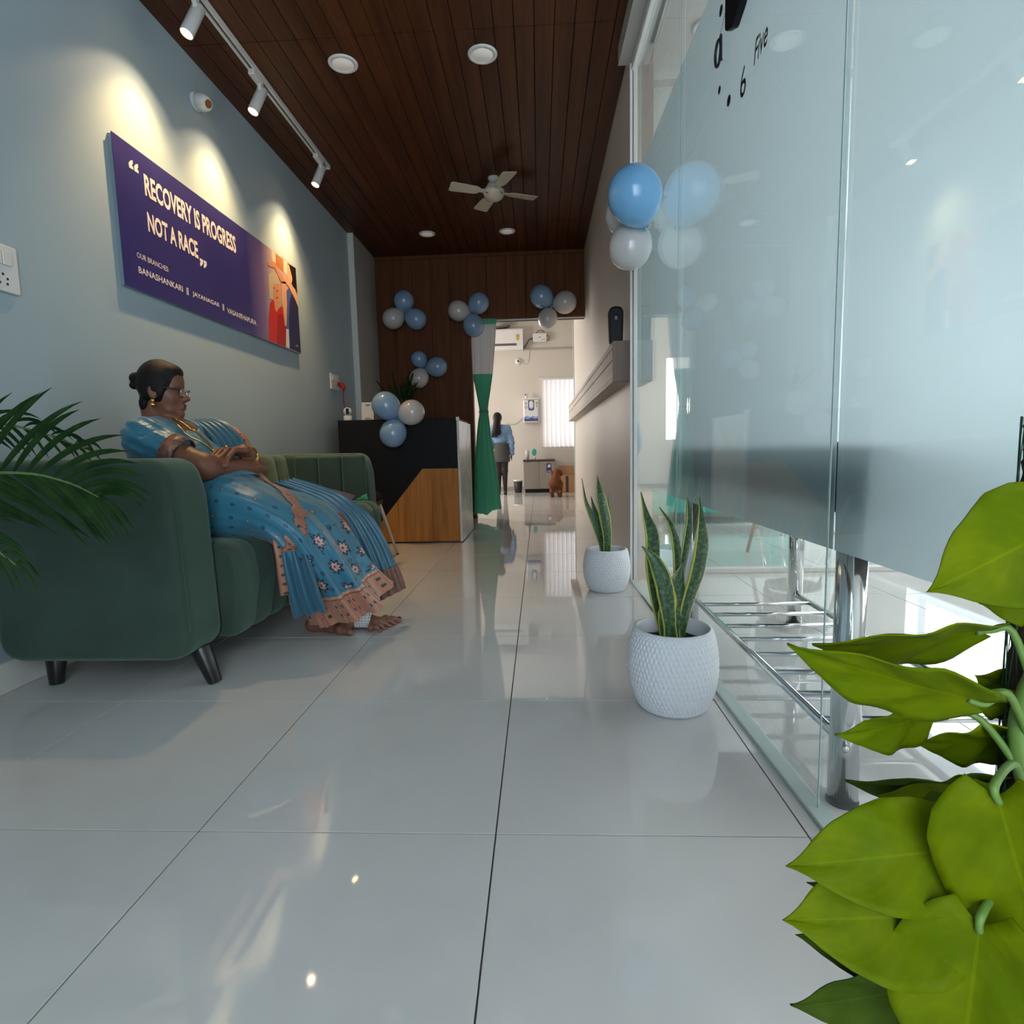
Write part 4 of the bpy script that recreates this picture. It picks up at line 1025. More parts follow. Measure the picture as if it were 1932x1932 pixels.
M_hair = mat('black_hair', (0.006, 0.005, 0.005), 0.5, spec=0.25); _t = NT(M_hair)
_t.bump(_t.noise(_t.pos((40, 40, 240), (0.4, 0.6, 0.2)), 2.2, 4, 0.6), 0.5, 0.004)
def sd_hair(p):
    q = head_local(p)
    d = sd_ell(q, (-0.005, 0, 0.037), (0.095, 0.083, 0.090))
    for s in (-1, 1): d = smin(d, sd_ell(q, (0.016, s * 0.056, 0.004), (0.036, 0.022, 0.046)), 0.015)
    d = smin(d, sd_ell(q, (-0.038, 0, -0.02), (0.060, 0.066, 0.06)), 0.03)
    pl = 0.90 * (q[:, 0] - 0.076) - 0.43 * (q[:, 2] - 0.066) + 0.006 * np.sin(q[:, 1] * 160)
    d = smax(d, pl, 0.012)
    d = smax(d, -(q[:, 2] + 0.052 + 0.55 * q[:, 0]), 0.02)
    fr = sd_ell(q, (0.052, 0, 0.082), (0.036, 0.056, 0.026))
    d = smin(d, fr, 0.018)
    for s in (-1, 1): d = smax(d, -sd_ell(q, (-0.008, s * 0.084, -0.026), (0.016, 0.018, 0.021)), 0.008)
    d = smin(d, sd_ell(q, (-0.102, 0.0, 0.044), (0.026, 0.034, 0.024)), 0.01)
    d = smin(d, sd_ell(q, (-0.108, -0.004, 0.016), (0.018, 0.024, 0.015)), 0.006)
    d = smin(d, sd_ell(q, (-0.058, 0, -0.050), (0.028, 0.044, 0.036)), 0.035)
    return d
sdf_obj('hair', sd_hair, HC - 0.16, HC + 0.15, 0.0036, M_hair, woman)

def satin(name, col, rough=0.36):
    m = mat(name, col, rough, spec=0.5); p = m.node_tree.nodes['Principled BSDF']
    p.inputs['Sheen Weight'].default_value = 0.25; p.inputs['Anisotropic'].default_value = 0.3
    return m
SB = (0.030, 0.165, 0.255); COP = (0.34, 0.13, 0.08)
M_blouse = satin('blue_blouse_satin', SB); _t = NT(M_blouse)
_t.bump(_t.noise(_t.pos((10, 10, 16)), 1.4, 3, 0.55), 0.6, 0.02)
def sd_blouse(p):
    d = sd_torso(p, 0.008)
    for s, e in ((SR, ER), (SL, EL)):
        b = s + (e - s) * 0.60
        c = sd_cap(p, s, b, 0.064, 0.058); ax = (e - s) / np.linalg.norm(e - s)
        c = smax(c, (p - b) @ ax, 0.004); d = smin(d, c, 0.03)
    d = smin(d, sd_cap(p, (-1.50, 2.2, 0.86), (-1.47, 2.2, 0.80), 0.055, 0.06), 0.04)
    d = smax(d, -sd_ell(p, (-1.40, 2.2, 0.905), (0.085, 0.078, 0.085)), 0.01)     # neckline
    d = smax(d, 0.60 - p[:, 2], 0.01)
    w = 0.004 * np.sin(p[:, 2] * 120 + p[:, 0] * 60 + 3 * np.sin(p[:, 1] * 25))
    return d + w * 0.7
sdf_obj('blouse', sd_blouse, (-1.60, 1.94, 0.58), (-1.13, 2.50, 0.92), 0.0048, M_blouse, woman)

# woven motif fabric: u = metres around, v = metres from hem
def saree_mat():
    m = satin('blue_saree_silk', SB); t = NT(m)
    uv = t.n('ShaderNodeUVMap'); sp = t.n('ShaderNodeSeparateXYZ'); t.l(uv.outputs[0], sp.inputs[0]); U, V = sp.outputs[0], sp.outputs[1]
    def cell(x, s, o=0.0): return t.math('SUBTRACT', t.math('FRACT', t.math('ADD', t.math('DIVIDE', x, s), o)), 0.5)
    def ring(s, r0, r1, ou=0.0, ov=0.0):
        a = t.math('MULTIPLY', cell(U, s, ou), s); b = t.math('MULTIPLY', cell(V, s, ov), s)
        d = t.math('SQRT', t.math('ADD', t.math('MULTIPLY', a, a), t.math('MULTIPLY', b, b)))
        return t.math('MULTIPLY', t.math('GREATER_THAN', d, r0), t.math('LESS_THAN', d, r1)), a, b, d
    navy = (0.008, 0.02, 0.06); pale = (0.55, 0.36, 0.30)
    col = t.mix(t.noise(t.pos(), 9, 3), SB, (0.036, 0.19, 0.29))
    r1, _, _, _ = ring(0.062, 0.0035, 0.0075); col = t.mix(r1, col, navy)
    r2, _, _, _ = ring(0.124, 0.0, 0.0055, 0.25, 0.25); col = t.mix(t.math('MULTIPLY', r2, t.math('GREATER_THAN', V, 0.3)), col, (0.5, 0.2, 0.14))
    # flower motifs in the band above the border
    band = t.math('MULTIPLY', t.math('GREATER_THAN', V, 0.135), t.math('LESS_THAN', V, 0.34))
    a = t.math('MULTIPLY', cell(U, 0.11, 0.2), 0.11); vv = t.math('ADD', V, t.math('MULTIPLY', t.math('FLOOR', t.math('ADD', t.math('DIVIDE', U, 0.11), 0.2)), 0.047))
    b = t.math('MULTIPLY', cell(vv, 0.092, 0.0), 0.092)
    d = t.math('SQRT', t.math('ADD', t.math('MULTIPLY', a, a), t.math('MULTIPLY', b, b))); ang = t.math('ARCTAN2', b, a)
    rad = t.math('MULTIPLY_ADD', t.math('COSINE', t.math('MULTIPLY', ang, 8.0)), 0.006, 0.0245)
    petal = t.math('LESS_THAN', d, rad); inner = t.math('LESS_THAN', d, t.math('MULTIPLY', rad, 0.62)); core = t.math('LESS_THAN', d, 0.005)
    col = t.mix(t.math('MULTIPLY', petal, band), col, (0.012, 0.015, 0.045))
    col = t.mix(t.math('MULTIPLY', inner, band), col, pale); col = t.mix(t.math('MULTIPLY', core, band), col, (0.25, 0.02, 0.03))
    # copper border with block motifs
    bo = t.math('LESS_THAN', V, 0.125)
    cop = t.mix(t.noise(t.pos((40, 40, 4)), 3, 2), COP, (0.52, 0.24, 0.15))
    bu = t.math('MULTIPLY', cell(U, 0.066, 0.1), 0.066); bv = t.math('ABSOLUTE', t.math('SUBTRACT', V, 0.06))
    blk = t.math('MULTIPLY', t.math('MULTIPLY', t.math('GREATER_THAN', t.math('ABSOLUTE', bu), 0.008), t.math('LESS_THAN', t.math('ABSOLUTE', bu), 0.0165)),
                 t.math('MULTIPLY', t.math('GREATER_THAN', bv, 0.013), t.math('LESS_THAN', bv, 0.028)))
    cop = t.mix(blk, cop, (0.02, 0.05, 0.07))
    dots = t.math('MULTIPLY', t.math('LESS_THAN', t.math('ABSOLUTE', bu), 0.0022), t.math('LESS_THAN', t.math('FRACT', t.math('MULTIPLY', V, 90.0)), 0.5))
    cop = t.mix(dots, cop, (0.22, 0.02, 0.03))
    line = t.math('MULTIPLY', t.math('GREATER_THAN', V, 0.108), t.math('LESS_THAN', V, 0.112)); cop = t.mix(line, cop, (0.1, 0.03, 0.03))
    stitch = t.math('MULTIPLY', t.math('GREATER_THAN', V, 0.115), t.math('GREATER_THAN', t.math('FRACT', t.math('MULTIPLY', U, 130.0)), 0.45)); cop = t.mix(stitch, cop, (0.62, 0.33, 0.2))
    col = t.mix(bo, col, cop)
    t.base(col); t.bump(t.noise(t.pos((9, 9, 14)), 1.1, 2, 0.4), 0.45, 0.02)
    return m
M_saree = saree_mat()
# lower drape: rings from waist over the lap, down from the knees to the hem
RG = [((-1.375, 2.2, 0.675), (0.15, 0, -1), 0.150, 0.175), ((-1.345, 2.2, 0.62), (0.25, 0, -1), 0.215, 0.215), ((-1.27, 2.2, 0.565), (0.75, 0, -0.65), 0.155, 0.225),
      ((-1.14, 2.205, 0.545), (1, 0, -0.25), 0.112, 0.222), ((-1.02, 2.22, 0.515), (1, 0, -0.35), 0.092, 0.225), ((-0.925, 2.235, 0.45), (0.75, 0, -0.8), 0.098, 0.225),
      ((-0.872, 2.255, 0.35), (0.3, 0, -1), 0.108, 0.215), ((-0.835, 2.285, 0.235), (0.22, 0.1, -1), 0.122, 0.19), ((-0.795, 2.33, 0.105), (0.2, 0.15, -1), 0.150, 0.165)]
NR, NS = 74, 260
cen = smooth_path([r[0] for r in RG], NR); tan = smooth_path([Vector(r[1]).normalized() for r in RG], NR)
hf = smooth_path([(r[2], r[3], 0) for r in RG], NR)
rows, uvs = [], []; vlen = [0.0]
for j in range(1, NR): vlen.append(vlen[-1] + (cen[j] - cen[j - 1]).length)
tot = vlen[-1]
for j in range(NR):
    t_ = tan[j].normalized(); lat = Vector((0, 1, 0)); lat = (lat - t_ * lat.dot(t_)).normalized(); fw = lat.cross(t_).normalized()
    if fw.x < 0 and j > NR * 0.6: fw = -fw
    s = j / (NR - 1); row = []
    fw = (lat.cross(t_)).normalized()
    if fw.dot(Vector((0.8, 0, 0.6))) < 0: fw = -fw
    amp = 0.002 + 0.024 * max(0, (s - 0.45) / 0.55) ** 1.3; big = 0.013 * math.exp(-((s - 0.42) / 0.24) ** 2)
    for i in range(NS):
        q = 2 * math.pi * i / NS; c, sn = math.cos(q), math.sin(q)
        e = 0.8
        cc = math.copysign(abs(c) ** e, c); ss = math.copysign(abs(sn) ** e, sn)
        front = 0.55 + 0.45 * max(0, c)
        pl = math.sin(9 * q + 0.8 * math.sin(2 * q + 4 * s)); pl = math.copysign(abs(pl) ** 0.7, pl)
        dl = amp * front * pl + 0.25 * amp * math.sin(23 * q + 5 * s) + big * math.sin(3 * q + 9 * s) + 0.010 * math.sin(5 * q - 17 * s + 2 * math.sin(3 * q)) * (0.5 + 0.5 * math.sin(11 * s)) * math.exp(-((s - 0.35) / 0.2) ** 2)
        a = hf[j].x + dl; b = hf[j].y + dl
        P = cen[j] + fw * (cc * a) + lat * (ss * b)
        if s > 0.8: P.z += (s - 0.8) / 0.2 * (0.055 * max(0, (P.x + 0.86) / 0.2) * max(0, (P.y - 2.2) / 0.3) )
        P.z = max(P.z, 0.012)
        row.append(P); uvs.append((q / (2 * math.pi) * 1.05, tot - vlen[j]))
    rows.append(row)
skirt = MB().grid(rows, True).build('saree_skirt', M_saree, woman, smooth=True, uvs=uvs, fix=True)
from mathutils.bvhtree import BVHTree
_n = NS
BV = BVHTree.FromPolygons([p for r_ in rows for p in r_], [(j * _n + i, j * _n + (i + 1) % _n, (j + 1) * _n + (i + 1) % _n, (j + 1) * _n + i) for j in range(NR - 1) for i in range(_n)])

# pallu: pleated length over the left shoulder, across the lap and hanging beyond the knee
def strip(name, path, width_dirs, widths, m, nacross=14, n=60, pleat=0.0, npl=4, lift=0.0, cling=1.0):
    P = smooth_path(path, n); Wd = smooth_path(width_dirs, n); ww = np.interp(np.linspace(0, 1, n), np.linspace(0, 1, len(widths)), widths)
    rws, uv = [], []; L = 0
    for j in range(n):
        if j: L += (P[j] - P[j - 1]).length
        t_ = (P[min(j + 1, n - 1)] - P[max(j - 1, 0)]).normalized(); w = Wd[j].normalized(); nn = t_.cross(w).normalized()
        r_ = []
        for i in range(nacross):
            u = i / (nacross - 1) - 0.5
            r_.append(P[j] + w * (u * ww[j]) + nn * (pleat * math.sin(npl * 2 * math.pi * (u + 0.5) + 0.4 * math.sin(j * 0.2))))
            uv.append((L, (u + 0.5) * ww[j]))
        if lift and j / (n - 1) <= cling:
            for i, p in enumerate(r_):
                loc, nor, _, dist = BV.find_nearest(p)
                cdir = (p - loc) if (p - loc).dot(p - Vector((-1.1, 2.22, 0.4))) > 0 else (loc - Vector((loc.x, 2.22, loc.z - 0.1)))
                nd = nor if nor.dot(loc - Vector((-1.05, 2.22, 0.40))) > 0 else -nor
                r_[i] = loc + nd * lift
        rws.append(r_)
    return MB().grid(rws).build(name, m, woman, smooth=True, uvs=uv, solid=0.003)
def border_mat(name, w):
    m = satin(name, COP, 0.4); t = NT(m); uv = t.n('ShaderNodeUVMap'); sp = t.n('ShaderNodeSeparateXYZ'); t.l(uv.outputs[0], sp.inputs[0]); U, V = sp.outputs[0], sp.outputs[1]
    c = t.mix(t.noise(t.pos(), 14, 3), (0.24, 0.085, 0.05), (0.42, 0.17, 0.10))
    fu = t.math('FRACT', t.math('DIVIDE', U, 0.034)); cv = t.math('ABSOLUTE', t.math('SUBTRACT', t.math('DIVIDE', V, w), 0.5))
    c = t.mix(t.math('MULTIPLY', t.math('LESS_THAN', fu, 0.28), t.math('LESS_THAN', cv, 0.22)), c, (0.03, 0.03, 0.03))
    c = t.mix(t.math('MULTIPLY', t.math('GREATER_THAN', cv, 0.42), t.math('LESS_THAN', t.math('FRACT', t.math('MULTIPLY', U, 110.0)), 0.45)), c, (0.1, 0.03, 0.03))
    t.base(c); return m
M_border = border_mat('copper_brocade_border', 0.045)
M_pallu = satin('blue_pallu_silk', (0.022, 0.115, 0.185), 0.32)
strip('pallu_front', [(-1.44, 2.385, 0.90), (-1.36, 2.36, 0.885), (-1.295, 2.34, 0.835), (-1.255, 2.325, 0.775), (-1.225, 2.31, 0.70)], [(0.3, 1, 0.1)] * 5, [0.12, 0.14, 0.15, 0.16, 0.17], M_pallu, 40, 40, 0.006, 5)
strip('pallu_shoulder_border', [(-1.37, 2.44, 0.885), (-1.31, 2.435, 0.862), (-1.262, 2.42, 0.82), (-1.235, 2.405, 0.765)], [(0.4, 1, 0.1)] * 4, [0.05] * 4, M_border, 8, 30)
strip('lap_border', [(-1.135, 2.34, 0.685), (-1.07, 2.30, 0.668), (-1.00, 2.23, 0.635), (-0.945, 2.16, 0.585), (-0.915, 2.10, 0.52), (-0.905, 2.055, 0.45), (-0.91, 2.02, 0.40)],
      [(0.75, 0.65, 0), (0.7, 0.6, 0.1), (0.6, 0.75, -0.3), (0.6, 0.75, -0.3), (0.8, 0.6, -0.1), (0.9, 0.4, 0), (0.9, 0.4, 0)], [0.05] * 7, M_border, 8, 50, 0, 4, 0.006)
strip('side_fold', [(-0.945, 2.06, 0.50), (-0.905, 2.035, 0.42), (-0.885, 2.03, 0.32), (-0.875, 2.045, 0.22), (-0.87, 2.07, 0.15)], [(1, 0.35, 0.1)] * 5, [0.06, 0.08, 0.10, 0.11, 0.12], M_pallu, 30, 30, 0.012, 2.5)
strip('hanging_border', [(-0.985, 2.05, 0.505), (-0.955, 2.02, 0.455), (-0.94, 2.01, 0.385), (-0.935, 2.008, 0.31), (-0.93, 2.01, 0.24)], [(1, 0.45, 0.1)] * 5, [0.038] * 5, M_border, 10, 30, 0.003, 0.8)
strip('pallu_fall', [(-1.08, 2.40, 0.635), (-0.98, 2.43, 0.595), (-0.89, 2.455, 0.545), (-0.81, 2.455, 0.46), (-0.755, 2.45, 0.35), (-0.71, 2.44, 0.22)],
      [(0.35, 1, 0.1), (0.35, 1, 0.1), (0.4, 1, 0.1), (0.5, 0.9, 0.2), (0.6, 0.8, 0.2), (0.6, 0.8, 0.2)], [0.12, 0.15, 0.17, 0.17, 0.19, 0.21], M_pallu, 48, 60, 0.009, 5)
strip('pallu_fall_border', [(-0.712, 2.44, 0.226), (-0.70, 2.435, 0.19), (-0.688, 2.43, 0.15), (-0.68, 2.425, 0.115)], [(0.6, 0.8, 0.2)] * 4, [0.215, 0.22, 0.225, 0.23], mottled('dark_copper_brocade', (0.13, 0.055, 0.04), (0.22, 0.09, 0.06), 40, 0.45), 48, 14, 0.010, 5)
strip('pallu_end', [(-1.11, 2.50, 0.615), (-1.03, 2.56, 0.585), (-0.95, 2.63, 0.55), (-0.90, 2.68, 0.525)], [(0.6, 0.55, 0.55)] * 4, [0.05, 0.06, 0.07, 0.07], M_border, 12, 30, 0.003, 2)
for c_, d_, col in (((-0.875, 2.70, 0.525), (0.9, 0.2, 0.25), (0.02, 0.25, 0.1)), ((-0.855, 2.66, 0.475), (0.9, -0.1, -0.5), (0.6, 0.38, 0.04))):
    mm = mat('tassel_thread', col, 0.7); a = Vector(c_); d = Vector(d_).normalized()
    MB().lathe([(0.004, 0), (0.006, 0.012), (0.005, 0.02), (0.011, 0.03), (0.015, 0.05), (0.012, 0.054)], a, 14, d).build('tassel', mm, woman, smooth=True)
def ring_band(name, c, ax, r0, r1, w, m):
    c = Vector(c); ax = Vector(ax).normalized()
    return MB().lathe([(r0, -w / 2), (r0 + 0.002, -w / 2), (r1 + 0.002, w / 2), (r1, w / 2)], c, 40, ax, caps=False).build(name, m, woman, smooth=True)
ax = ER - SR
ring_band('sleeve_border', SR + ax * 0.54, ax, 0.0645, 0.0625, 0.05, mottled('sleeve_brocade', COP, (0.07, 0.05, 0.04), 55, 0.45))
ax = EL - SL
ring_band('sleeve_border', SL + ax * 0.54, ax, 0.0645, 0.0625, 0.05, mottled('sleeve_brocade_far', COP, (0.07, 0.05, 0.04), 55, 0.45))
# jewellery and glasses
for k in (0, 0.014, 0.024):
    c = Vector(WL) + (Vector(EL) - Vector(WL)).normalized() * (0.018 + k); axb = (Vector(EL) - Vector(WL)).normalized()
    a1 = axb.cross(Vector((0, 0, 1))).normalized(); a2 = axb.cross(a1)
    pts = [c + (a1 * math.cos(q) + a2 * math.sin(q)) * 0.035 for q in [2 * math.pi * i / 36 for i in range(37)]]
    MB().tube(pts, 0.0028, 8).build('bangle', M_gold, woman, smooth=True)
f = FING[2]; MB().lathe([(0.0118, -0.003), (0.0122, 0), (0.0118, 0.003)], Vector(f[0]).lerp(Vector(f[1]), 0.6), 20, Vector(f[1]) - Vector(f[0]), caps=False).build('ring', M_gold, woman, smooth=True)
_p = Vector(f[0]).lerp(Vector(f[1]), 0.6) + Vector((0, -0.002, 0.013))
MB().lathe([(0.008, 0), (0.007, 0.003), (0.001, 0.005)], _p, 14, (0, -0.3, 1)).build('ring_face', M_gold, woman, smooth=True)
def H2W(q): return Vector(HC + HR @ (v3(q) * HS))
for s in (-1,):
    for (z, r) in ((-0.040, 0.0075), (-0.056, 0.009)):
        MB().lathe([(0.001, -r), (r * 0.7, -r * 0.7), (r, 0), (r * 0.7, r * 0.7), (0.001, r)], H2W((-0.004, s * 0.079, z)), 14).build('earring', M_gold, woman, smooth=True)
M_frame = mat('dark_spectacle_frame', (0.03, 0.015, 0.012), 0.3)
frame = MB().tube([H2W((0.116, -0.010, 0.010)), H2W((0.120, 0, 0.013)), H2W((0.116, 0.010, 0.010))], 0.0018, 8).build('spectacles', M_frame, woman, smooth=True)
for s in (-1, 1):
    MB().tube([H2W((0.0, s * 0.081, 0.013)), H2W((0.06, s * 0.073, 0.012)), H2W((0.100, s * 0.061, 0.010))], [0.0026, 0.0034, 0.004], 8).build('temple', M_frame, frame, smooth=True)
for s in (-1, 1):
    pr = rounded_profile([(-0.024, -0.014), (0.024, -0.014), (0.024, 0.012), (-0.024, 0.012)], [0.01] * 4, 5)
    o3 = [H2W((0.112 - 0.10 * abs(p.x * s + 0.0) * 0.1 - max(0, (s * 0.034 + p.x) * s - 0.02) * 0.25, s * 0.034 + p.x, 0.001 + p.y)) for p in pr]
    MB().tube(o3 + [o3[0]], 0.0011, 6).build('lens_rim', M_chrome, frame, smooth=True)
    MB().add(o3, [tuple(range(len(o3)))]).build('lens', M_glass, frame)
MB().lathe([(0.0035, 0), (0.003, 0.0012), (0.0005, 0.0015)], H2W((0.0955, 0, 0.028)), 12, HR @ v3((1, 0, 0))).build('bindi', mat('maroon_bindi', (0.2, 0.01, 0.015), 0.4), woman, smooth=True)
def on_cloth(p):
    d = v3((0.70, -0.45, 0.55)); d /= np.linalg.norm(d); t_ = np.linspace(0.14, -0.14, 141); pts = v3(p)[None] + t_[:, None] * d[None]
    sv_ = np.minimum(sd_blouse(pts), sd_body(pts)); k_ = int(np.argmax(sv_ < 0.004)); return tuple(pts[k_])
for (k, pts) in enumerate(([(-1.43, 2.15, 0.873), (-1.385, 2.145, 0.842), (-1.33, 2.155, 0.812), (-1.255, 2.185, 0.775)],
                           [(-1.42, 2.19, 0.875), (-1.36, 2.20, 0.85), (-1.31, 2.20, 0.815), (-1.255, 2.185, 0.775)])):
    MB().tube([on_cloth(p_) for p_ in smooth_path(pts, 30)], 0.0030, 8).build('necklace', M_gold, woman, smooth=True)
MB().lathe([(0.001, -0.008), (0.009, -0.004), (0.01, 0.004), (0.001, 0.008)], on_cloth((-1.252, 2.183, 0.772)), 14).build('pendant', M_gold, woman, smooth=True)
# toe nails and adhesive patch on the front foot
M_nail = mat('dark_red_nail', (0.16, 0.01, 0.02), 0.2)
hb = v3(FR['heel']); tb1, ts1 = v3(FR['toe_big']), v3(FR['toe_small']); b0 = hb + (tb1 - hb) * 0.74; s0 = hb + (ts1 - hb) * 0.70
for k in range(5):
    u = k / 4; root = b0 * (1 - u) + s0 * u; tip = tb1 * (1 - u) + ts1 * u; ext = (1.0, 0.98, 0.93, 0.88, 0.82)[k]; tip = root + (tip - root) * ext; r = (0.0145, 0.0105, 0.010, 0.0095, 0.009)[k]
    MB().lathe([(r * 0.62, 0), (r * 0.5, r * 0.22), (0.0005, r * 0.3)], Vector(tip) + Vector((0.003, 0, r * 1.72)), 14, (0.45, 0, 1)).build('toe_nail', M_nail, woman, smooth=True)
M_patch = mat('perforated_plaster', (0.75, 0.75, 0.74), 0.6); _t = NT(M_patch)
vo_ = _t.n('ShaderNodeUVMap'); sp_ = _t.n('ShaderNodeSeparateXYZ'); _t.l(vo_.outputs[0], sp_.inputs[0])
ca = _t.math('SUBTRACT', _t.math('FRACT', _t.math('MULTIPLY', sp_.outputs[0], 5.0)), 0.5); cb = _t.math('SUBTRACT', _t.math('FRACT', _t.math('MULTIPLY', sp_.outputs[1], 5.0)), 0.5)
_t.base(_t.mix(_t.math('LESS_THAN', _t.math('ADD', _t.math('MULTIPLY', ca, ca), _t.math('MULTIPLY', cb, cb)), 0.028), (0.74, 0.75, 0.75), (0.08, 0.08, 0.1)))
pr_, uv_ = [], []
for j in range(9):
    rr_ = []
    for i in range(9):
        a, b = i / 8, j / 8
        p0 = v3((-0.795 + 0.068 * a, 2.285 - 0.012 * a + 0.02 * b, 0.012 + 0.058 * b))
        # push onto the foot surface from the near side
        y = np.linspace(2.20, 2.45, 126); pts = np.stack([np.full(126, p0[0]), y, np.full(126, p0[2])], 1); d = sd_foot(pts, **FR)
        k = int(np.argmax(d < 0.0015)) if (d < 0.0015).any() else int(np.argmin(d))
        rr_.append((p0[0], float(y[k]) - 0.001, p0[2])); uv_.append((a, b))
    pr_.append(rr_)
MB().grid(pr_).build('adhesive_patch', M_patch, woman, smooth=True, uvs=uv_)

# ================================================================== PERSON in the back room (seen from behind)
bx, by = -0.615, 9.35
def C(x, y, z): return (bx + x, by + y, z)
def far_body(p):
    d = sd_ell(p, C(-0.05, 0.0, 1.245), (0.062, 0.07, 0.08))
    d = smin(d, sd_cap(p, C(-0.045, 0, 1.19), C(-0.03, 0, 1.10), 0.04, 0.045), 0.03)
    d = smin(d, sd_ell(p, C(-0.01, 0, 0.97), (0.125, 0.08, 0.16)), 0.04)
    d = smin(d, sd_ell(p, C(0.0, 0, 0.76), (0.115, 0.085, 0.10)), 0.05)
    for s in (-1, 1):
        d = smin(d, sd_cap(p, C(0.055 * s + 0.0, 0, 0.72), C(0.05 * s, 0.0, 0.40), 0.072, 0.05), 0.03)
        d = smin(d, sd_cap(p, C(0.05 * s, 0.0, 0.40), C(0.052 * s, 0.01, 0.07), 0.05, 0.028), 0.02)
        d = smin(d, sd_cap(p, C(0.052 * s, -0.01, 0.032), C(0.055 * s, 0.11, 0.022), 0.03, 0.02), 0.02)
        d = smin(d, sd_cap(p, C(0.125 * s - 0.01, 0, 1.08), C(0.165 * s, -0.01, 0.86), 0.042, 0.034), 0.03)
        d = smin(d, sd_cap(p, C(0.165 * s, -0.01, 0.86), C(0.165 * s, 0.03, 0.66), 0.034, 0.024), 0.02)
        for k in range(4):
            d = smin(d, sd_cap(p, C(0.165 * s, 0.02 + 0.012 * k, 0.63), C(0.163 * s, 0.025 + 0.014 * k, 0.565 + 0.006 * abs(k - 1.5)), 0.011, 0.007), 0.005)
        d = smin(d, sd_cap(p, C(0.16 * s, 0.025, 0.64), C(0.145 * s, 0.055, 0.60), 0.011, 0.008), 0.008)
    return d
def far_col(V):
    c = np.tile(v3((0.30, 0.14, 0.09)), (len(V), 1)); c[V[:, 2] < 0.56] = (0.016, 0.013, 0.014); return c
girl = sdf_obj('person', far_body, C(-0.26, -0.16, -0.01), C(0.26, 0.18, 1.35), 0.008, M_skin, None, far_col)
tag(girl, 'standing person with long dark hair, blue shirt and grey shorts in the back room', 'person'); OFF[girl.name] = Vector((0, 0, 0))
def fh(p):
    d = sd_ell(p, C(-0.05, -0.008, 1.255), (0.075, 0.08, 0.083))
    d = smin(d, sd_cap(p, C(-0.05, -0.05, 1.22), C(-0.07, -0.095, 1.02), 0.055, 0.075), 0.04)
    d = smin(d, sd_cap(p, C(-0.07, -0.095, 1.02), C(-0.10, -0.095, 0.95), 0.072, 0.05), 0.03)
    return smax(d, -(p[:, 2] - 0.955 + 0.02 * np.sin(p[:, 0] * 90)), 0.01)
sdf_obj('hair', fh, C(-0.22, -0.22, 0.92), C(0.1, 0.1, 1.35), 0.008, M_hair, girl)
def fs(p):
    d = sd_ell(p, C(-0.008, 0, 0.97), (0.148, 0.105, 0.175))
    d = smin(d, sd_cap(p, C(-0.12, 0, 1.085), C(0.10, 0, 1.085), 0.052), 0.05)
    for s in (-1, 1):
        d = smin(d, sd_cap(p, C(0.125 * s - 0.01, 0, 1.075), C(0.168 * s, -0.01, 0.86), 0.054, 0.05), 0.03)
        d = smin(d, sd_cap(p, C(0.168 * s, -0.01, 0.86), C(0.168 * s, 0.02, 0.68), 0.05, 0.046), 0.02)
    return d + 0.004 * np.sin(p[:, 2] * 70 + p[:, 0] * 40)
M_shirt = mottled('blue_cotton_shirt', (0.16, 0.27, 0.46), (0.22, 0.35, 0.55), 12, 0.8)
sdf_obj('shirt', lambda p: smax(fs(p), np.maximum(p[:, 2] - 1.14, 0.64 - p[:, 2]), 0.01), C(-0.26, -0.16, 0.62), C(0.26, 0.16, 1.16), 0.008, M_shirt, girl)
def fk(p):
    d = sd_cap(p, C(0, 0, 0.80), C(0.0, 0, 0.58), 0.118, 0.125)
    q = p.copy(); q[:, 1] = by + (p[:, 1] - by) / 0.8
    return smax(sd_cap(q, C(0.005, 0, 0.80), C(0.005, 0, 0.58), 0.125, 0.135), np.maximum(p[:, 2] - 0.845, 0.54 - p[:, 2]), 0.008)
sdf_obj('shorts', fk, C(-0.2, -0.16, 0.52), C(0.2, 0.16, 0.87), 0.008, mottled('charcoal_wool', (0.05, 0.05, 0.052), (0.08, 0.08, 0.082), 40, 0.85), girl)

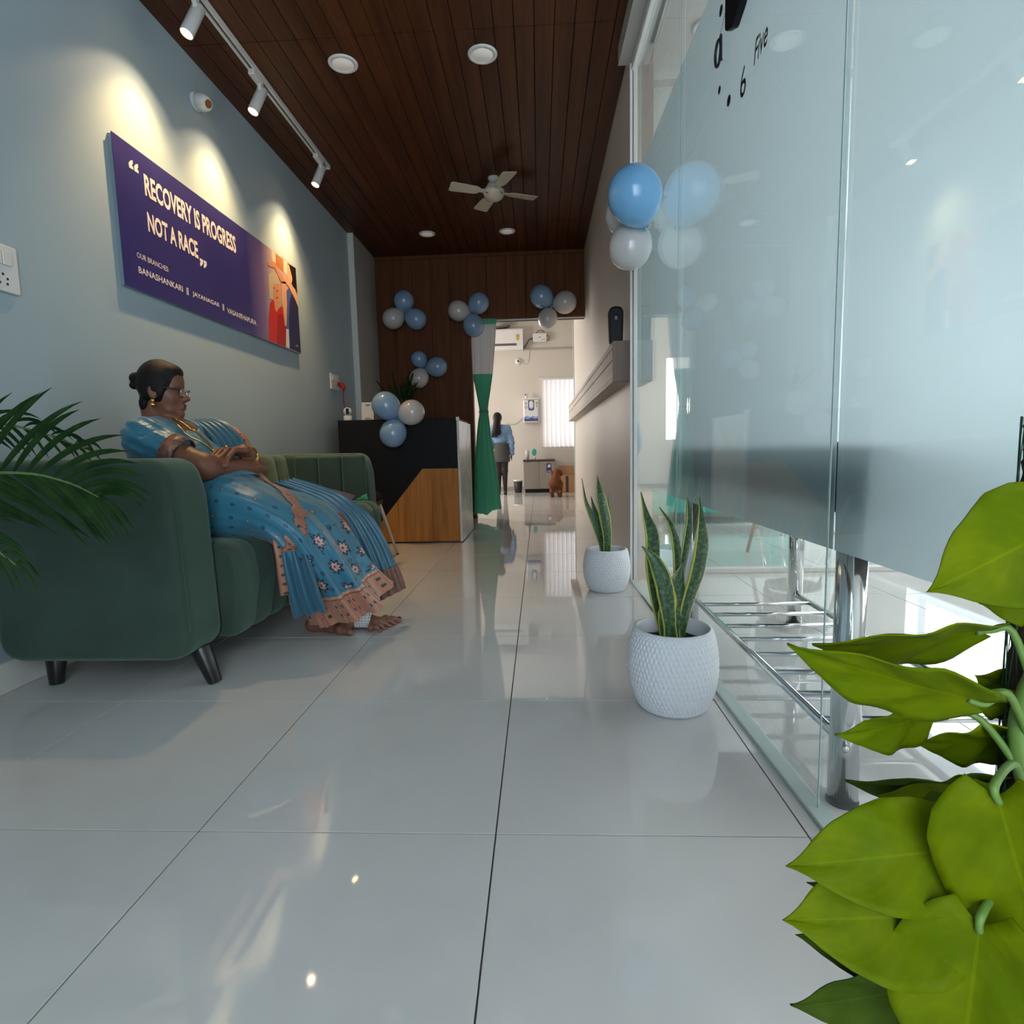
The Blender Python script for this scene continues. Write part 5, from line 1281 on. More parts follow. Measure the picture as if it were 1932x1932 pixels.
# ================================================================== DOG (brown curly poodle seen from behind)
dx, dy = 0.245, 8.86
def D(x, y, z): return (dx + x, dy + y, z)
def sd_dog(p):
    d = sd_ell(p, D(0, -0.02, 0.235), (0.078, 0.105, 0.088))            # rump
    d = smin(d, sd_ell(p, D(0.005, 0.14, 0.25), (0.078, 0.12, 0.095)), 0.05)   # deep chest
    for s in (-1, 1):
        d = smin(d, sd_cap(p, D(0.052 * s, -0.045, 0.20), D(0.058 * s, -0.02, 0.115), 0.058, 0.04), 0.03)   # thigh to knee
        d = smin(d, sd_cap(p, D(0.058 * s, -0.02, 0.115), D(0.062 * s, -0.085, 0.075), 0.038, 0.03), 0.02)  # hock points back
        d = smin(d, sd_cap(p, D(0.062 * s, -0.085, 0.075), D(0.062 * s, -0.075, 0.024), 0.03, 0.026), 0.015)
        d = smin(d, sd_ell(p, D(0.062 * s, -0.058, 0.018), (0.028, 0.04, 0.019)), 0.012)
        d = smin(d, sd_cap(p, D(0.055 * s, 0.20, 0.20), D(0.055 * s, 0.21, 0.03), 0.045, 0.03), 0.03)
        d = smin(d, sd_ell(p, D(0.055 * s, 0.225, 0.018), (0.028, 0.04, 0.019)), 0.012)
    d = smin(d, sd_cap(p, D(0.005, 0.2, 0.29), D(0.02, 0.24, 0.34), 0.06, 0.055), 0.03)
    d = smin(d, sd_ell(p, D(0.022, 0.25, 0.37), (0.062, 0.066, 0.054)), 0.03)
    d = smin(d, sd_cap(p, D(0.022, 0.29, 0.36), D(0.024, 0.35, 0.345), 0.032, 0.022), 0.02)
    for s in (-1, 1): d = smin(d, sd_ell(p, D(0.022 + 0.066 * s, 0.245, 0.345), (0.022, 0.034, 0.048)), 0.01)
    d = smin(d, sd_cap(p, D(0.0, -0.09, 0.29), D(0.0, -0.12, 0.345), 0.018, 0.026), 0.02)
    cu_ = np.sin(p[:, 0] * 210 + 2 * np.sin(p[:, 2] * 130)) * np.sin(p[:, 1] * 190) * np.sin(p[:, 2] * 200)
    return d + 0.006 * cu_
M_fur = mottled('brown_curly_fur', (0.11, 0.03, 0.012), (0.27, 0.09, 0.032), 34, 0.9, bump=0.8, bscale=160)
dog = sdf_obj('dog', sd_dog, D(-0.14, -0.17, -0.005), D(0.15, 0.40, 0.44), 0.006, M_fur)
tag(dog, 'brown curly-haired dog standing on the back room floor', 'dog'); OFF[dog.name] = Vector((0, 0, 0))
# ================================================================== BACK ROOM FURNISHINGS
ac = thing('air_conditioner', 'white split air conditioner high on the far wall', 'air conditioner', (-0.62, 10.2, 2.44))
pl = rounded_profile([(10.11, 2.50), (10.14, 2.445), (10.3, 2.445), (10.3, 2.80), (10.12, 2.80)], [0.03, 0.02, 0.005, 0.005, 0.05], 6)
MB().prism([(p.x, p.y) for p in pl], lambda u, v, d: (d, u, v), -1.02, -0.245).build('casing', M_whitepl, ac, bevel=0.008, seg=3)
box_obj('air_slot', mat('dark_plum_slot', (0.06, 0.04, 0.06), 0.5), ac, -0.98, -0.36, 10.104, 10.125, 2.505, 2.54)
box_obj('louver', mat('grey_louver', (0.3, 0.27, 0.3), 0.4), ac, -0.95, -0.38, 10.098, 10.106, 2.515, 2.522)
for z, r in ((2.665, 0.03), (2.615, 0.024)):
    MB().lathe([(r, 0), (r, 0.002)], (-0.335, 10.112 if z > 2.64 else 10.112, z), 20, (0, -1, 0)).build('energy_label', mat('gold_label', (0.6, 0.36, 0.06), 0.4), ac)
MB().prism([(-0.72, 2.80), (-0.50, 2.83), (-0.47, 2.855), (-0.74, 2.835)], lambda u, v, d: (u, d, v), 10.12, 10.26).build('top_vent', mat('dark_vent', (0.1, 0.08, 0.1), 0.5), ac)
st = thing('voltage_stabiliser', 'white voltage stabiliser box with cable loops on the far wall beside the air conditioner', 'electrical box', (0.06, 10.25, 2.56))
box_obj('case', M_whitepl, st, -0.075, 0.165, 10.2, 10.3, 2.575, 2.72, bevel=0.02, seg=4)
MB().tube(smooth_path([(-0.02, 10.24, 2.715), (0.03, 10.22, 2.765), (0.10, 10.22, 2.755), (0.135, 10.24, 2.715)], 20), 0.006, 8).build('carry_handle', M_black, st, smooth=True)
MB().tube(smooth_path([(0.16, 10.25, 2.69), (0.20, 10.22, 2.66), (0.20, 10.22, 2.60), (0.165, 10.25, 2.60)], 20), 0.007, 8).build('power_lead', mat('grey_lead', (0.15, 0.13, 0.12), 0.5), st, smooth=True)
for x in (0.085, 0.12): MB().lathe([(0.010, 0), (0.008, 0.003)], (x, 10.2, 2.605), 12, (0, -1, 0)).build('indicator', mat('amber_indicator', (0.6, 0.25, 0.04), 0.4), st)
MB().box(0.03, 0.055, 10.197, 10.201, 2.64, 2.652).build('display', M_black, st)
tag(MB().tube(smooth_path([(-0.26, 10.27, 2.47), (-0.20, 10.27, 2.53), (-0.14, 10.26, 2.62), (-0.075, 10.26, 2.64)], 20), 0.008, 8).build('power_cable', M_black, None, smooth=True), 'black cable joining the air conditioner to the stabiliser', 'cable')
tag(MB().box(-0.245, 1.0, 10.275, 10.3, 2.455, 2.478).build('cable_trunking', mat('grey_trunking', (0.42, 0.38, 0.35), 0.5), None, bevel=0.003), 'thin grey cable trunking along the far wall', 'trunking')
dc = thing('dome_camera', 'white dome camera with black lens on the far wall under the air conditioner', 'camera', (-0.34, 10.28, 2.26))
MB().lathe([(0.055, 0), (0.055, 0.02), (0.045, 0.03)], (-0.34, 10.3, 2.262), 28, (0, -1, 0)).build('base', M_whitepl, dc, smooth=True)
MB().lathe([(0.042, 0.02), (0.038, 0.045), (0.024, 0.062), (0.001, 0.067)], (-0.34, 10.3, 2.262), 24, (0, -1, 0)).build('dome', M_whitepl, dc, smooth=True)
MB().lathe([(0.018, 0.058), (0.016, 0.069), (0.001, 0.071)], (-0.342, 10.3, 2.26), 18, (0, -1, 0)).build('lens', M_black, dc, smooth=True)
MB().box(-0.285, -0.262, 10.285, 10.3, 2.235, 2.285).build('junction_clip', M_whitepl, dc)
tag(MB().tube(smooth_path([(-0.27, 10.29, 2.25), (-0.22, 10.29, 2.21), (-0.17, 10.29, 2.24), (-0.155, 10.29, 2.33), (-0.14, 10.29, 2.455)], 30), 0.004, 6).build('camera_cable', M_white, None, smooth=True), 'thin white cable looping from the dome camera to the trunking', 'cable')

wp = thing('water_purifier', 'wall-mounted white and navy water purifier beside the bright window', 'water purifier', (-0.13, 10.2, 1.187))
box_obj('tank', M_whitepl, wp, -0.262, 0.002, 10.06, 10.3, 1.187, 1.585, bevel=0.025, seg=4)
box_obj('lid', M_whitepl, wp, -0.268, 0.008, 10.055, 10.3, 1.585, 1.612, bevel=0.006)
M_navy = mat('navy_print', (0.035, 0.025, 0.15), 0.4); M_skyp = mat('sky_blue_print', (0.22, 0.38, 0.62), 0.4); M_purp = mat('purple_print', (0.10, 0.05, 0.2), 0.4)
yf = 10.0585
pr = rounded_profile([(-0.175, 1.395), (-0.075, 1.395), (-0.075, 1.57), (-0.175, 1.57)], [0.045, 0.045, 0.01, 0.01], 6)
MB().prism([(p.x, p.y) for p in pr], lambda u, v, d: (u, d, v), yf - 0.001, yf + 0.006).build('front_badge', M_navy, wp)
pr = rounded_profile([(-0.16, 1.425), (-0.09, 1.425), (-0.09, 1.558), (-0.16, 1.558)], [0.03] * 4, 6)
MB().prism([(p.x, p.y) for p in pr], lambda u, v, d: (u, d, v), yf - 0.002, yf + 0.004).build('badge_window', M_whitepl, wp)
MB().prism([(-0.155, 1.44), (-0.14, 1.415), (-0.11, 1.415), (-0.095, 1.44), (-0.11, 1.45), (-0.125, 1.44), (-0.14, 1.45)], lambda u, v, d: (u, d, v), yf - 0.003, yf).build('splash_print', M_skyp, wp)
MB().prism([(-0.25, 1.215), (-0.01, 1.215), (-0.01, 1.30), (-0.05, 1.285), (-0.10, 1.305), (-0.15, 1.285), (-0.20, 1.31), (-0.25, 1.29)], lambda u, v, d: (u, d, v), yf - 0.001, yf + 0.006).build('wave_print', M_skyp, wp)
MB().prism([(-0.25, 1.215), (-0.01, 1.215), (-0.01, 1.265), (-0.06, 1.25), (-0.12, 1.275), (-0.19, 1.25), (-0.25, 1.27)], lambda u, v, d: (u, d, v), yf - 0.002, yf + 0.006).build('deep_wave_print', M_purp, wp)
for z in (1.52, 1.455):
    MB().lathe([(0.022, 0), (0.022, 0.002)], (-0.215, yf + 0.003, z), 18, (0, -1, 0)).build('round_print', M_purp, wp)
    MB().lathe([(0.014, 0), (0.014, 0.0025)], (-0.215, yf + 0.002, z), 18, (0, -1, 0)).build('round_print', M_whitepl, wp)
MB().prism([(-0.035, 1.50), (-0.012, 1.525), (-0.035, 1.55), (-0.058, 1.525)], lambda u, v, d: (u, d, v), yf - 0.001, yf + 0.006).build('gold_diamond_print', mat('gold_print', (0.62, 0.3, 0.06), 0.4), wp)
MB().box(-0.041, -0.029, yf - 0.001, yf + 0.005, 1.45, 1.50).build('gold_stem_print', mat('mauve_print', (0.35, 0.2, 0.3), 0.4), wp)
pc = thing('table_camera', 'small white camera sitting on the water purifier lid', 'camera', (-0.21, 10.16, 1.612))
MB().lathe([(0.03, 0), (0.03, 0.03), (0.024, 0.036)], (-0.21, 10.16, 1.612), 20).build('base', M_whitepl, pc, smooth=True)
MB().lathe([(0.001, -0.03), (0.02, -0.022), (0.03, 0), (0.02, 0.022), (0.001, 0.03)], (-0.205, 10.16, 1.672), 20).build('head', M_whitepl, pc, smooth=True)
MB().lathe([(0.014, 0), (0.012, 0.006), (0.001, 0.007)], (-0.222, 10.138, 1.675), 16, (-0.5, -1, 0.1)).build('lens', M_black, pc, smooth=True)
tag(MB().tube(smooth_path([(-0.262, 10.28, 1.30), (-0.31, 10.28, 1.26), (-0.40, 10.285, 1.19), (-0.50, 10.285, 1.18), (-0.58, 10.285, 1.20)], 30), 0.005, 6).build('water_tube', M_grey, None, smooth=True), 'thin grey tube running along the wall from the water purifier', 'tube')

cb = thing('cabinet', 'low greige two-door cabinet with a dark top under the water purifier', 'cabinet', (-0.01, 10.0, 0))
M_cab = wood('greige_cabinet_laminate', (0.36, 0.31, 0.27), (0.42, 0.365, 0.32), 2, 1.3, 0.5)
box_obj('body', M_cab, cb, -0.27, 0.252, 9.78, 10.29, 0.06, 0.53)
box_obj('top', mat('dark_brown_top', (0.06, 0.035, 0.03), 0.4), cb, -0.278, 0.26, 9.745, 10.29, 0.53, 0.556, bevel=0.002)
box_obj('plinth', M_dark, cb, -0.25, 0.235, 9.80, 10.28, 0, 0.06)
for a, b in ((-0.268, -0.012), (-0.008, 0.25)):
    dr = box_obj('door', M_cab, cb, a, b, 9.76, 9.78, 0.065, 0.525, bevel=0.002)
    h0 = (a + 0.13, a + 0.25) if a < -0.1 else (a + 0.01, a + 0.13)
    box_obj('handle', M_alu, dr, h0[0], h0[1], 9.748, 9.76, 0.505, 0.515, bevel=0.002)
lb = MB().prism([(p.x, p.y) for p in rounded_profile([(0.115, 0.34), (0.2, 0.34), (0.2, 0.49), (0.115, 0.49)], [0.015] * 4, 4)], lambda u, v, d: (u, d, v), 9.7575, 9.761).build('sticker', M_navy, cb)
MB().prism([(0.14, 0.42), (0.13, 0.44), (0.15, 0.475), (0.175, 0.475), (0.19, 0.45), (0.175, 0.42)], lambda u, v, d: (u, d, v), 9.7565, 9.758).build('sticker_figure', M_whitepl, lb)
MB().box(0.13, 0.185, 9.7565, 9.758, 0.355, 0.368).build('sticker_line', M_whitepl, lb)
cp = thing('cup_stack', 'stack of white paper cups on the cabinet top', 'cups', (-0.205, 9.9, 0.556))
MB().lathe([(0.026, 0), (0.034, 0.09), (0.036, 0.095)], (-0.205, 9.9, 0.556), 24).build('cup', M_whitepl, cp, smooth=True)
for i in range(4):
    MB().lathe([(0.033, 0.0), (0.0365, 0.016), (0.034, 0.018)], (-0.205, 9.9, 0.556 + 0.095 + i * 0.017), 24).build('cup_rim', M_whitepl, cp, smooth=True)
hm = thing('hand_mirror', 'oval teal hand mirror on a white stand on the cabinet', 'mirror', (-0.09, 10.1, 0.556))
MB().lathe([(0.04, 0), (0.042, 0.01), (0.035, 0.018)], (-0.09, 10.1, 0.556), 24, (0, -1, 0)).build('back', M_teal, hm)
bmh = hm.children[0]
for v in bmh.data.vertices:
    v.co.z *= 1.5; 
for v in bmh.data.vertices: v.co.z += 0.125
MB().tube([(-0.085, 10.1, 0.63), (-0.078, 10.1, 0.556)], [0.012, 0.016], 14).build('stand', M_whitepl, hm, smooth=True)
bn = thing('waste_bin', 'dark waste bin with a white liner beside the cabinet', 'bin', (-0.372, 9.86, 0))
MB().lathe([(0.058, 0.0), (0.06, 0.004), (0.078, 0.215), (0.074, 0.215), (0.056, 0.01), (0.001, 0.008)], (-0.372, 9.86, 0), 28).build('bucket', mat('charcoal_bin', (0.025, 0.024, 0.026), 0.5), bn, smooth=True)
MB().lathe([(0.08, 0.195), (0.081, 0.222), (0.074, 0.224), (0.07, 0.15)], (-0.372, 9.86, 0), 28, caps=False).build('liner', M_whitepl, bn, smooth=True)
ct = thing('carton', 'open brown cardboard carton with a dark stripe behind the dog', 'box', (0.42, 9.75, 0))
M_card = mat('corrugated_card', (0.46, 0.24, 0.11), 0.8); M_card2 = mat('pale_card', (0.55, 0.33, 0.18), 0.8)
box_obj('panel', M_card, ct, 0.315, 0.62, 9.60, 9.606, 0, 0.30); box_obj('panel', M_card, ct, 0.315, 0.62, 9.90, 9.906, 0, 0.30)
box_obj('panel', M_card, ct, 0.315, 0.321, 9.606, 9.90, 0, 0.30); box_obj('panel', M_card, ct, 0.614, 0.62, 9.606, 9.90, 0, 0.30); box_obj('panel', M_card, ct, 0.321, 0.614, 9.606, 9.9, 0, 0.006)
MB().prism([(0.318, 0.30), (0.60, 0.30), (0.62, 0.43), (0.60, 0.44), (0.32, 0.445)], lambda u, v, d: (u, d, v), 9.905, 9.91).build('flap', M_card2, ct)
box_obj('dark_stripe', mat('dark_print', (0.05, 0.035, 0.05), 0.6), ct, 0.43, 0.475, 9.597, 9.6005, 0.01, 0.28)
# ================================================================== POTTED SNAKE PLANTS
M_pot = mat('white_scaled_ceramic', (0.70, 0.74, 0.78), 0.5)
M_soil = mottled('dark_potting_soil', (0.01, 0.008, 0.006), (0.035, 0.027, 0.02), 60, 0.95, bump=0.8, bscale=90)
def snake_mat():
    m = mat('variegated_snake_leaf', (0.03, 0.1, 0.03), 0.38); t = NT(m)
    uv = t.n('ShaderNodeUVMap'); sp = t.n('ShaderNodeSeparateXYZ'); t.l(uv.outputs[0], sp.inputs[0]); U, V = sp.outputs[0], sp.outputs[1]
    w = t.n('ShaderNodeCombineXYZ'); t.l(t.math('MULTIPLY', U, 3.0), w.inputs[0]); t.l(t.math('MULTIPLY', V, 55.0), w.inputs[1])
    n = t.noise(w.outputs[0], 1.3, 5, 0.7)
    body = t.ramp(n, [(0.35, (0.010, 0.035, 0.014)), (0.5, (0.028, 0.08, 0.03)), (0.68, (0.14, 0.22, 0.10))])
    e = t.math('ABSOLUTE', t.math('SUBTRACT', U, 0.5))
    t.base(t.mix(t.math('GREATER_THAN', e, t.math('MULTIPLY_ADD', t.noise(w.outputs[0], 0.6, 2), 0.05, 0.375)), body, (0.42, 0.43, 0.07)))
    return m
M_snake = snake_mat()
def scaled_pot(parent, c, s, h, name='pot'):
    prof = smooth_path([(0.084, 0, 0.0), (0.098, 0, 0.012), (0.117, 0, 0.06), (0.125, 0, 0.12), (0.122, 0, 0.175), (0.112, 0, 0.222), (0.106, 0, 0.235)], 160)
    n = 348; b = MB(); rows = []; NC = 58; NRW = 21
    for j, p in enumerate(prof):
        v = j / 159; row = []
        rowi = v * NRW
        for i in range(n):
            q = 2 * math.pi * i / n; bump = 0
            for k in (math.floor(rowi) - 1, math.floor(rowi), math.floor(rowi) + 1):
                u = (i / n * NC + 0.5 * (k % 2)) % 1.0; dv = rowi - k - 0.5
                bump = max(bump, 1 - ((u - 0.5) / 0.62) ** 2 - (dv / 0.85) ** 2)
            bump = max(0, bump) ** 0.6 if v < 0.985 else 0.5
            r = (p.x + 0.0062 * bump - 0.004) * s
            row.append((c[0] + r * math.cos(q), c[1] + r * math.sin(q), c[2] + p.z * h / 0.235))
        rows.append(row)
    for r, z in ((0.101, 0.236), (0.098, 0.228), (0.095, 0.19)):
        rows.append([(c[0] + r * s * math.cos(2 * math.pi * i / n), c[1] + r * s * math.sin(2 * math.pi * i / n), c[2] + z * h / 0.235) for i in range(n)])
    b.grid(rows, True); b.add(rows[0], [tuple(range(n))])
    return b.build(name, M_pot, parent, smooth=True)
def snake_leaf(parent, pts, w, side, cup=0.25, twist=0.0, base_w=0.55):
    N = 26; P = smooth_path(pts, N); rows = []; uv = []; L = 0; side = Vector(side).normalized()
    for j in range(N):
        s = j / (N - 1)
        if j: L += (P[j] - P[j - 1]).length
        t_ = (P[min(j + 1, N - 1)] - P[max(j - 1, 0)]).normalized()
        sd = side - t_ * side.dot(t_); sd.normalize(); sd = Matrix.Rotation(twist * s, 3, t_) @ sd; nn = t_.cross(sd)
        ww = w * interp([0, 0.15, 0.42, 0.62, 0.78, 0.9, 1.0], [base_w, 0.68, 1.0, 0.92, 0.56, 0.17, 0.015], s); row = []
        for i in range(9):
            u = i / 8 - 0.5
            row.append(P[j] + sd * (u * ww) + nn * (cup * ww * (2 * u) ** 2 * 0.5)); uv.append((i / 8, L))
        rows.append(row)
    return MB().grid(rows).build('leaf', M_snake, parent, smooth=True, uvs=uv, solid=0.004)
def snake_plant(c, s, h, leaves, label):
    t = thing('snake_plant', label, 'plant', (c[0], c[1], 0), 'potted snake plants by the glass')
    scaled_pot(t, (c[0], c[1], 0), s, h)
    b = MB(); rows = [[(c[0] + r * s * math.cos(q), c[1] + r * s * math.sin(q), h * z + 0.006 * math.sin(5 * q + r * 90)) for q in [2 * math.pi * i / 40 for i in range(40)]] for r, z in ((0.097, 0.80), (0.06, 0.84), (0.02, 0.85), (0.001, 0.85))]
    b.grid(rows, True).build('soil', M_soil, t, smooth=True)
    for lf in leaves: snake_leaf(t, *lf)
sv = (0.93, 0.25, 0)
snake_plant((0.372, 1.62), 1.0, 0.235, [
    ([(0.358, 1.64, 0.19), (0.335, 1.65, 0.30), (0.325, 1.65, 0.40), (0.322, 1.645, 0.49), (0.302, 1.64, 0.55), (0.284, 1.64, 0.62)], 0.052, (0.9, 0.35, 0.1), 0.3, 0.25),
    ([(0.362, 1.585, 0.19), (0.352, 1.575, 0.28), (0.338, 1.575, 0.37), (0.312, 1.58, 0.435), (0.279, 1.59, 0.473)], 0.05, (0.95, 0.2, 0.2), 0.35, -0.3, 0.95),
    ([(0.378, 1.65, 0.19), (0.397, 1.66, 0.33), (0.398, 1.66, 0.43), (0.38, 1.655, 0.51), (0.338, 1.65, 0.575)], 0.04, (0.8, 0.5, 0.3), 0.35, 0.3),
    ([(0.388, 1.61, 0.19), (0.412, 1.61, 0.30), (0.440, 1.61, 0.39), (0.452, 1.61, 0.47), (0.448, 1.61, 0.54), (0.438, 1.61, 0.605)], 0.056, (0.9, 0.4, -0.1), 0.25, 0.2),
    ([(0.392, 1.66, 0.19), (0.405, 1.67, 0.34), (0.424, 1.67, 0.46), (0.430, 1.67, 0.53), (0.421, 1.67, 0.60)], 0.034, (0.7, 0.6, 0), 0.3, -0.2),
    ([(0.368, 1.60, 0.19), (0.372, 1.60, 0.28), (0.382, 1.605, 0.36), (0.395, 1.61, 0.42)], 0.062, (0.95, 0.1, 0), 0.3, 0.15, 0.8),
    ([(0.35, 1.60, 0.19), (0.345, 1.59, 0.26), (0.355, 1.59, 0.33), (0.342, 1.585, 0.40)], 0.045, (0.9, -0.3, 0), 0.3, 0.2, 0.8)],
    'larger snake plant in a white scaled pot standing closer to the vine plant')
snake_plant((0.343, 3.0), 0.97, 0.22, [
    ([(0.332, 2.99, 0.18), (0.29, 2.98, 0.32), (0.258, 2.98, 0.42), (0.236, 2.98, 0.48), (0.216, 2.98, 0.59)], 0.036, (0.8, 0.5, 0.2), 0.35, 0.5),
    ([(0.335, 3.0, 0.18), (0.318, 2.99, 0.28), (0.295, 2.99, 0.37), (0.262, 2.99, 0.495)], 0.06, (0.95, 0.2, 0.2), 0.3, 0.1),
    ([(0.345, 2.98, 0.18), (0.346, 2.97, 0.30), (0.33, 2.97, 0.42), (0.308, 2.97, 0.52), (0.294, 2.97, 0.605)], 0.066, (0.92, 0.35, 0.2), 0.3, 0.15),
    ([(0.355, 3.02, 0.18), (0.362, 3.03, 0.30), (0.362, 3.03, 0.40), (0.354, 3.03, 0.505)], 0.035, (0.7, 0.6, 0), 0.3, 0.1)],
    'snake plant in a white scaled pot against the end of the laminate wall')

# ================================================================== NEON VINE ON A MOSS POLE
def leaf_mat(name, c0, c1, tl=0.35):
    m = mat(name, c0, 0.55, spec=0.1); t = NT(m)
    uv = t.n('ShaderNodeUVMap'); sp = t.n('ShaderNodeSeparateXYZ'); t.l(uv.outputs[0], sp.inputs[0]); U, V = sp.outputs[0], sp.outputs[1]
    e = t.math('ABSOLUTE', t.math('SUBTRACT', U, 0.5))
    vein = t.math('POWER', t.math('ABSOLUTE', t.math('SINE', t.math('MULTIPLY', t.math('ADD', V, t.math('MULTIPLY', e, -0.9)), 26.0))), 6.0)
    f = t.math('ADD', t.math('MULTIPLY', t.noise(t.pos(), 22, 4), 0.75), t.math('MULTIPLY', vein, 0.03))
    mid = t.math('LESS_THAN', e, 0.012)
    col = t.mix(t.math('MULTIPLY', mid, 0.2), t.ramp(f, [(0.3, c0), (0.65, c1)]), tuple(min(1, x * 1.5) for x in c1))
    t.base(col); b = t.n('ShaderNodeBsdfTranslucent'); t.l(col, b.inputs[0])
    mx = t.n('ShaderNodeMixShader'); mx.inputs[0].default_value = tl; t.l(t.p.outputs[0], mx.inputs[1]); t.l(b.outputs[0], mx.inputs[2]); t.l(mx.outputs[0], t.out.inputs[0])
    t.bump(vein, 0.12, 0.001)
    return m
M_neon = leaf_mat('neon_vine_leaf', (0.135, 0.205, 0.0005), (0.25, 0.31, 0.001))
M_neon2 = leaf_mat('deep_vine_leaf', (0.05, 0.095, 0.006), (0.10, 0.15, 0.01))
M_pet = mat('green_petiole', (0.14, 0.25, 0.05), 0.45)
def heart_leaf(parent, base, tip, side, width, curl, m, root=None, cup=0.10):
    B, T = Vector(base), Vector(tip); ax = (T - B); L = ax.length; ax.normalize(); sd = Vector(side).normalized(); sd = (sd - ax * sd.dot(ax)).normalized(); nn = sd.cross(ax)
    N = 24; rows, uv = [], []
    for j in range(N):
        s = j / (N - 1)
        w = width * interp([0, 0.04, 0.12, 0.25, 0.40, 0.55, 0.70, 0.82, 0.90, 0.96, 1.0], [0.30, 0.52, 0.80, 0.97, 1.0, 0.90, 0.68, 0.42, 0.20, 0.07, 0.005], s)
        row = []
        for i in range(13):
            u = i / 12 - 0.5
            back = -0.10 * L * (1 - s) ** 6 * (abs(2 * u) ** 1.2 - 0.25)
            h = cup * width * (abs(2 * u) ** 1.6) * (w / width) - curl * (s ** 2.2) - 0.0032 * math.sin(16 * s - 9 * abs(u)) * min(1, abs(u) * 5) * (w / width) - 0.05 * width * math.exp(-(u / 0.06) ** 2) * 0.4
            row.append(B + ax * (s * L + back) + sd * (u * w) + nn * h); uv.append((i / 12, s))
        rows.append(row)
    o = MB().grid(rows).build('leaf', m, parent, smooth=True, uvs=uv, solid=0.0012)
    if root is not None:
        R = Vector(root); mid = (R + B) / 2 + Vector((0, 0, 0.025))
        MB().tube(smooth_path([R, mid, B - ax * 0.004, B + ax * 0.01], 16), [0.0032] * 12 + [0.0028] * 4, 8).build('petiole', M_pet, o, smooth=True)
    return o
VL = [
    ((0.413, 0.47, 0.683), (0.311, 0.45, 0.634), (-0.45, 0.26, 0.85), 0.098, 0.02, 0),
    ((0.433, 0.5, 0.617), (0.376, 0.49, 0.607), (-0.14, -0.23, 0.96), 0.048, 0.01, 0),
    ((0.382, 0.5, 0.585), (0.228, 0.47, 0.572), (0.08, -0.72, 0.69), 0.080, 0.012, 0),
    ((0.35, 0.46, 0.539), (0.195, 0.45, 0.58), (0.23, -0.68, 0.69), 0.078, 0.012, 0),
    ((0.352, 0.52, 0.503), (0.274, 0.5, 0.475), (-0.22, -0.39, 0.89), 0.062, 0.02, 0),
    ((0.428, 0.52, 0.481), (0.352, 0.53, 0.458), (-0.31, -0.5, 0.81), 0.07, 0.01, 0),
    ((0.432, 0.53, 0.432), (0.291, 0.52, 0.413), (-0.06, -0.62, 0.78), 0.085, 0.02, 1),
    ((0.417, 0.54, 0.409), (0.315, 0.53, 0.415), (0.09, -0.38, 0.92), 0.070, 0.0, 0),
    ((0.346, 0.46, 0.413), (0.203, 0.45, 0.401), (-0.11, 0.53, 0.84), 0.087, 0.015, 0),
    ((0.335, 0.42, 0.489), (0.379, 0.41, 0.33), (-0.75, 0.62, -0.24), 0.105, 0.012, 0),
    ((0.333, 0.45, 0.362), (0.198, 0.44, 0.36), (-0.05, 0.54, 0.84), 0.097, 0.015, 0),
    ((0.331, 0.42, 0.384), (0.314, 0.41, 0.218), (-0.77, 0.64, 0.04), 0.111, 0.012, 0),
    ((0.384, 0.52, 0.321), (0.254, 0.51, 0.324), (0.03, 0.01, 1.0), 0.057, 0.02, 1),
    ((0.365, 0.53, 0.256), (0.25, 0.52, 0.264), (0.05, 0.23, 0.97), 0.062, 0.02, 1),
    ((0.355, 0.5, 0.252), (0.23, 0.48, 0.224), (-0.22, 0.02, 0.98), 0.074, 0.02, 1),
    ((0.39, 0.52, 0.221), (0.282, 0.5, 0.167), (-0.46, 0.53, 0.71), 0.088, 0.02, 1),
    ((0.452, 0.55, 0.297), (0.381, 0.55, 0.369), (0.62, -0.52, 0.6), 0.081, 0.0, 1),
    ((0.456, 0.54, 0.515), (0.405, 0.54, 0.528), (0.22, -0.47, 0.85), 0.060, 0.0, 0),
    ((0.447, 0.52, 0.509), (0.386, 0.52, 0.519), (0.14, -0.54, 0.83), 0.051, 0.0, 0),
    ((0.46, 0.55, 0.245), (0.422, 0.55, 0.29), (0.74, -0.22, 0.63), 0.071, 0.0, 1),
    ((0.355, 0.54, 0.164), (0.276, 0.53, 0.202), (0.38, 0.31, 0.87), 0.067, 0.01, 1)]
px_, py_ = 0.452, 0.515
vn = thing('vine_plant', 'yellow-green heart-leaved vine climbing a brown moss pole in the foreground', 'plant', (px_, py_, 0))
M_moss = mottled('brown_coir_moss', (0.035, 0.022, 0.012), (0.085, 0.055, 0.028), 70, 0.95, bump=1.0, bscale=160)
rows = []
for j in range(60):
    z = 0.15 + 0.62 * j / 59; rows.append([(px_ + (0.029 + 0.003 * math.sin(i * 2.7 + j * 1.9) + 0.002 * math.sin(i * 5.1 - j * 3.3)) * math.cos(2 * math.pi * i / 28), py_ + (0.029 + 0.003 * math.sin(i * 2.7 + j * 1.9)) * math.sin(2 * math.pi * i / 28), z) for i in range(28)])
pb = MB(); pb.grid(rows, True); pb.add(rows[-1], [tuple(range(28))]); pb.build('moss_pole', M_moss, vn, smooth=True)
MB().tube(smooth_path([(0.44, 0.50, 0.17), (0.418, 0.492, 0.30), (0.425, 0.485, 0.40), (0.412, 0.497, 0.50), (0.428, 0.486, 0.60), (0.43, 0.485, 0.72)], 40), [0.008] * 30 + [0.006] * 10, 10).build('stem', M_pet, vn, smooth=True)
nt = MB()
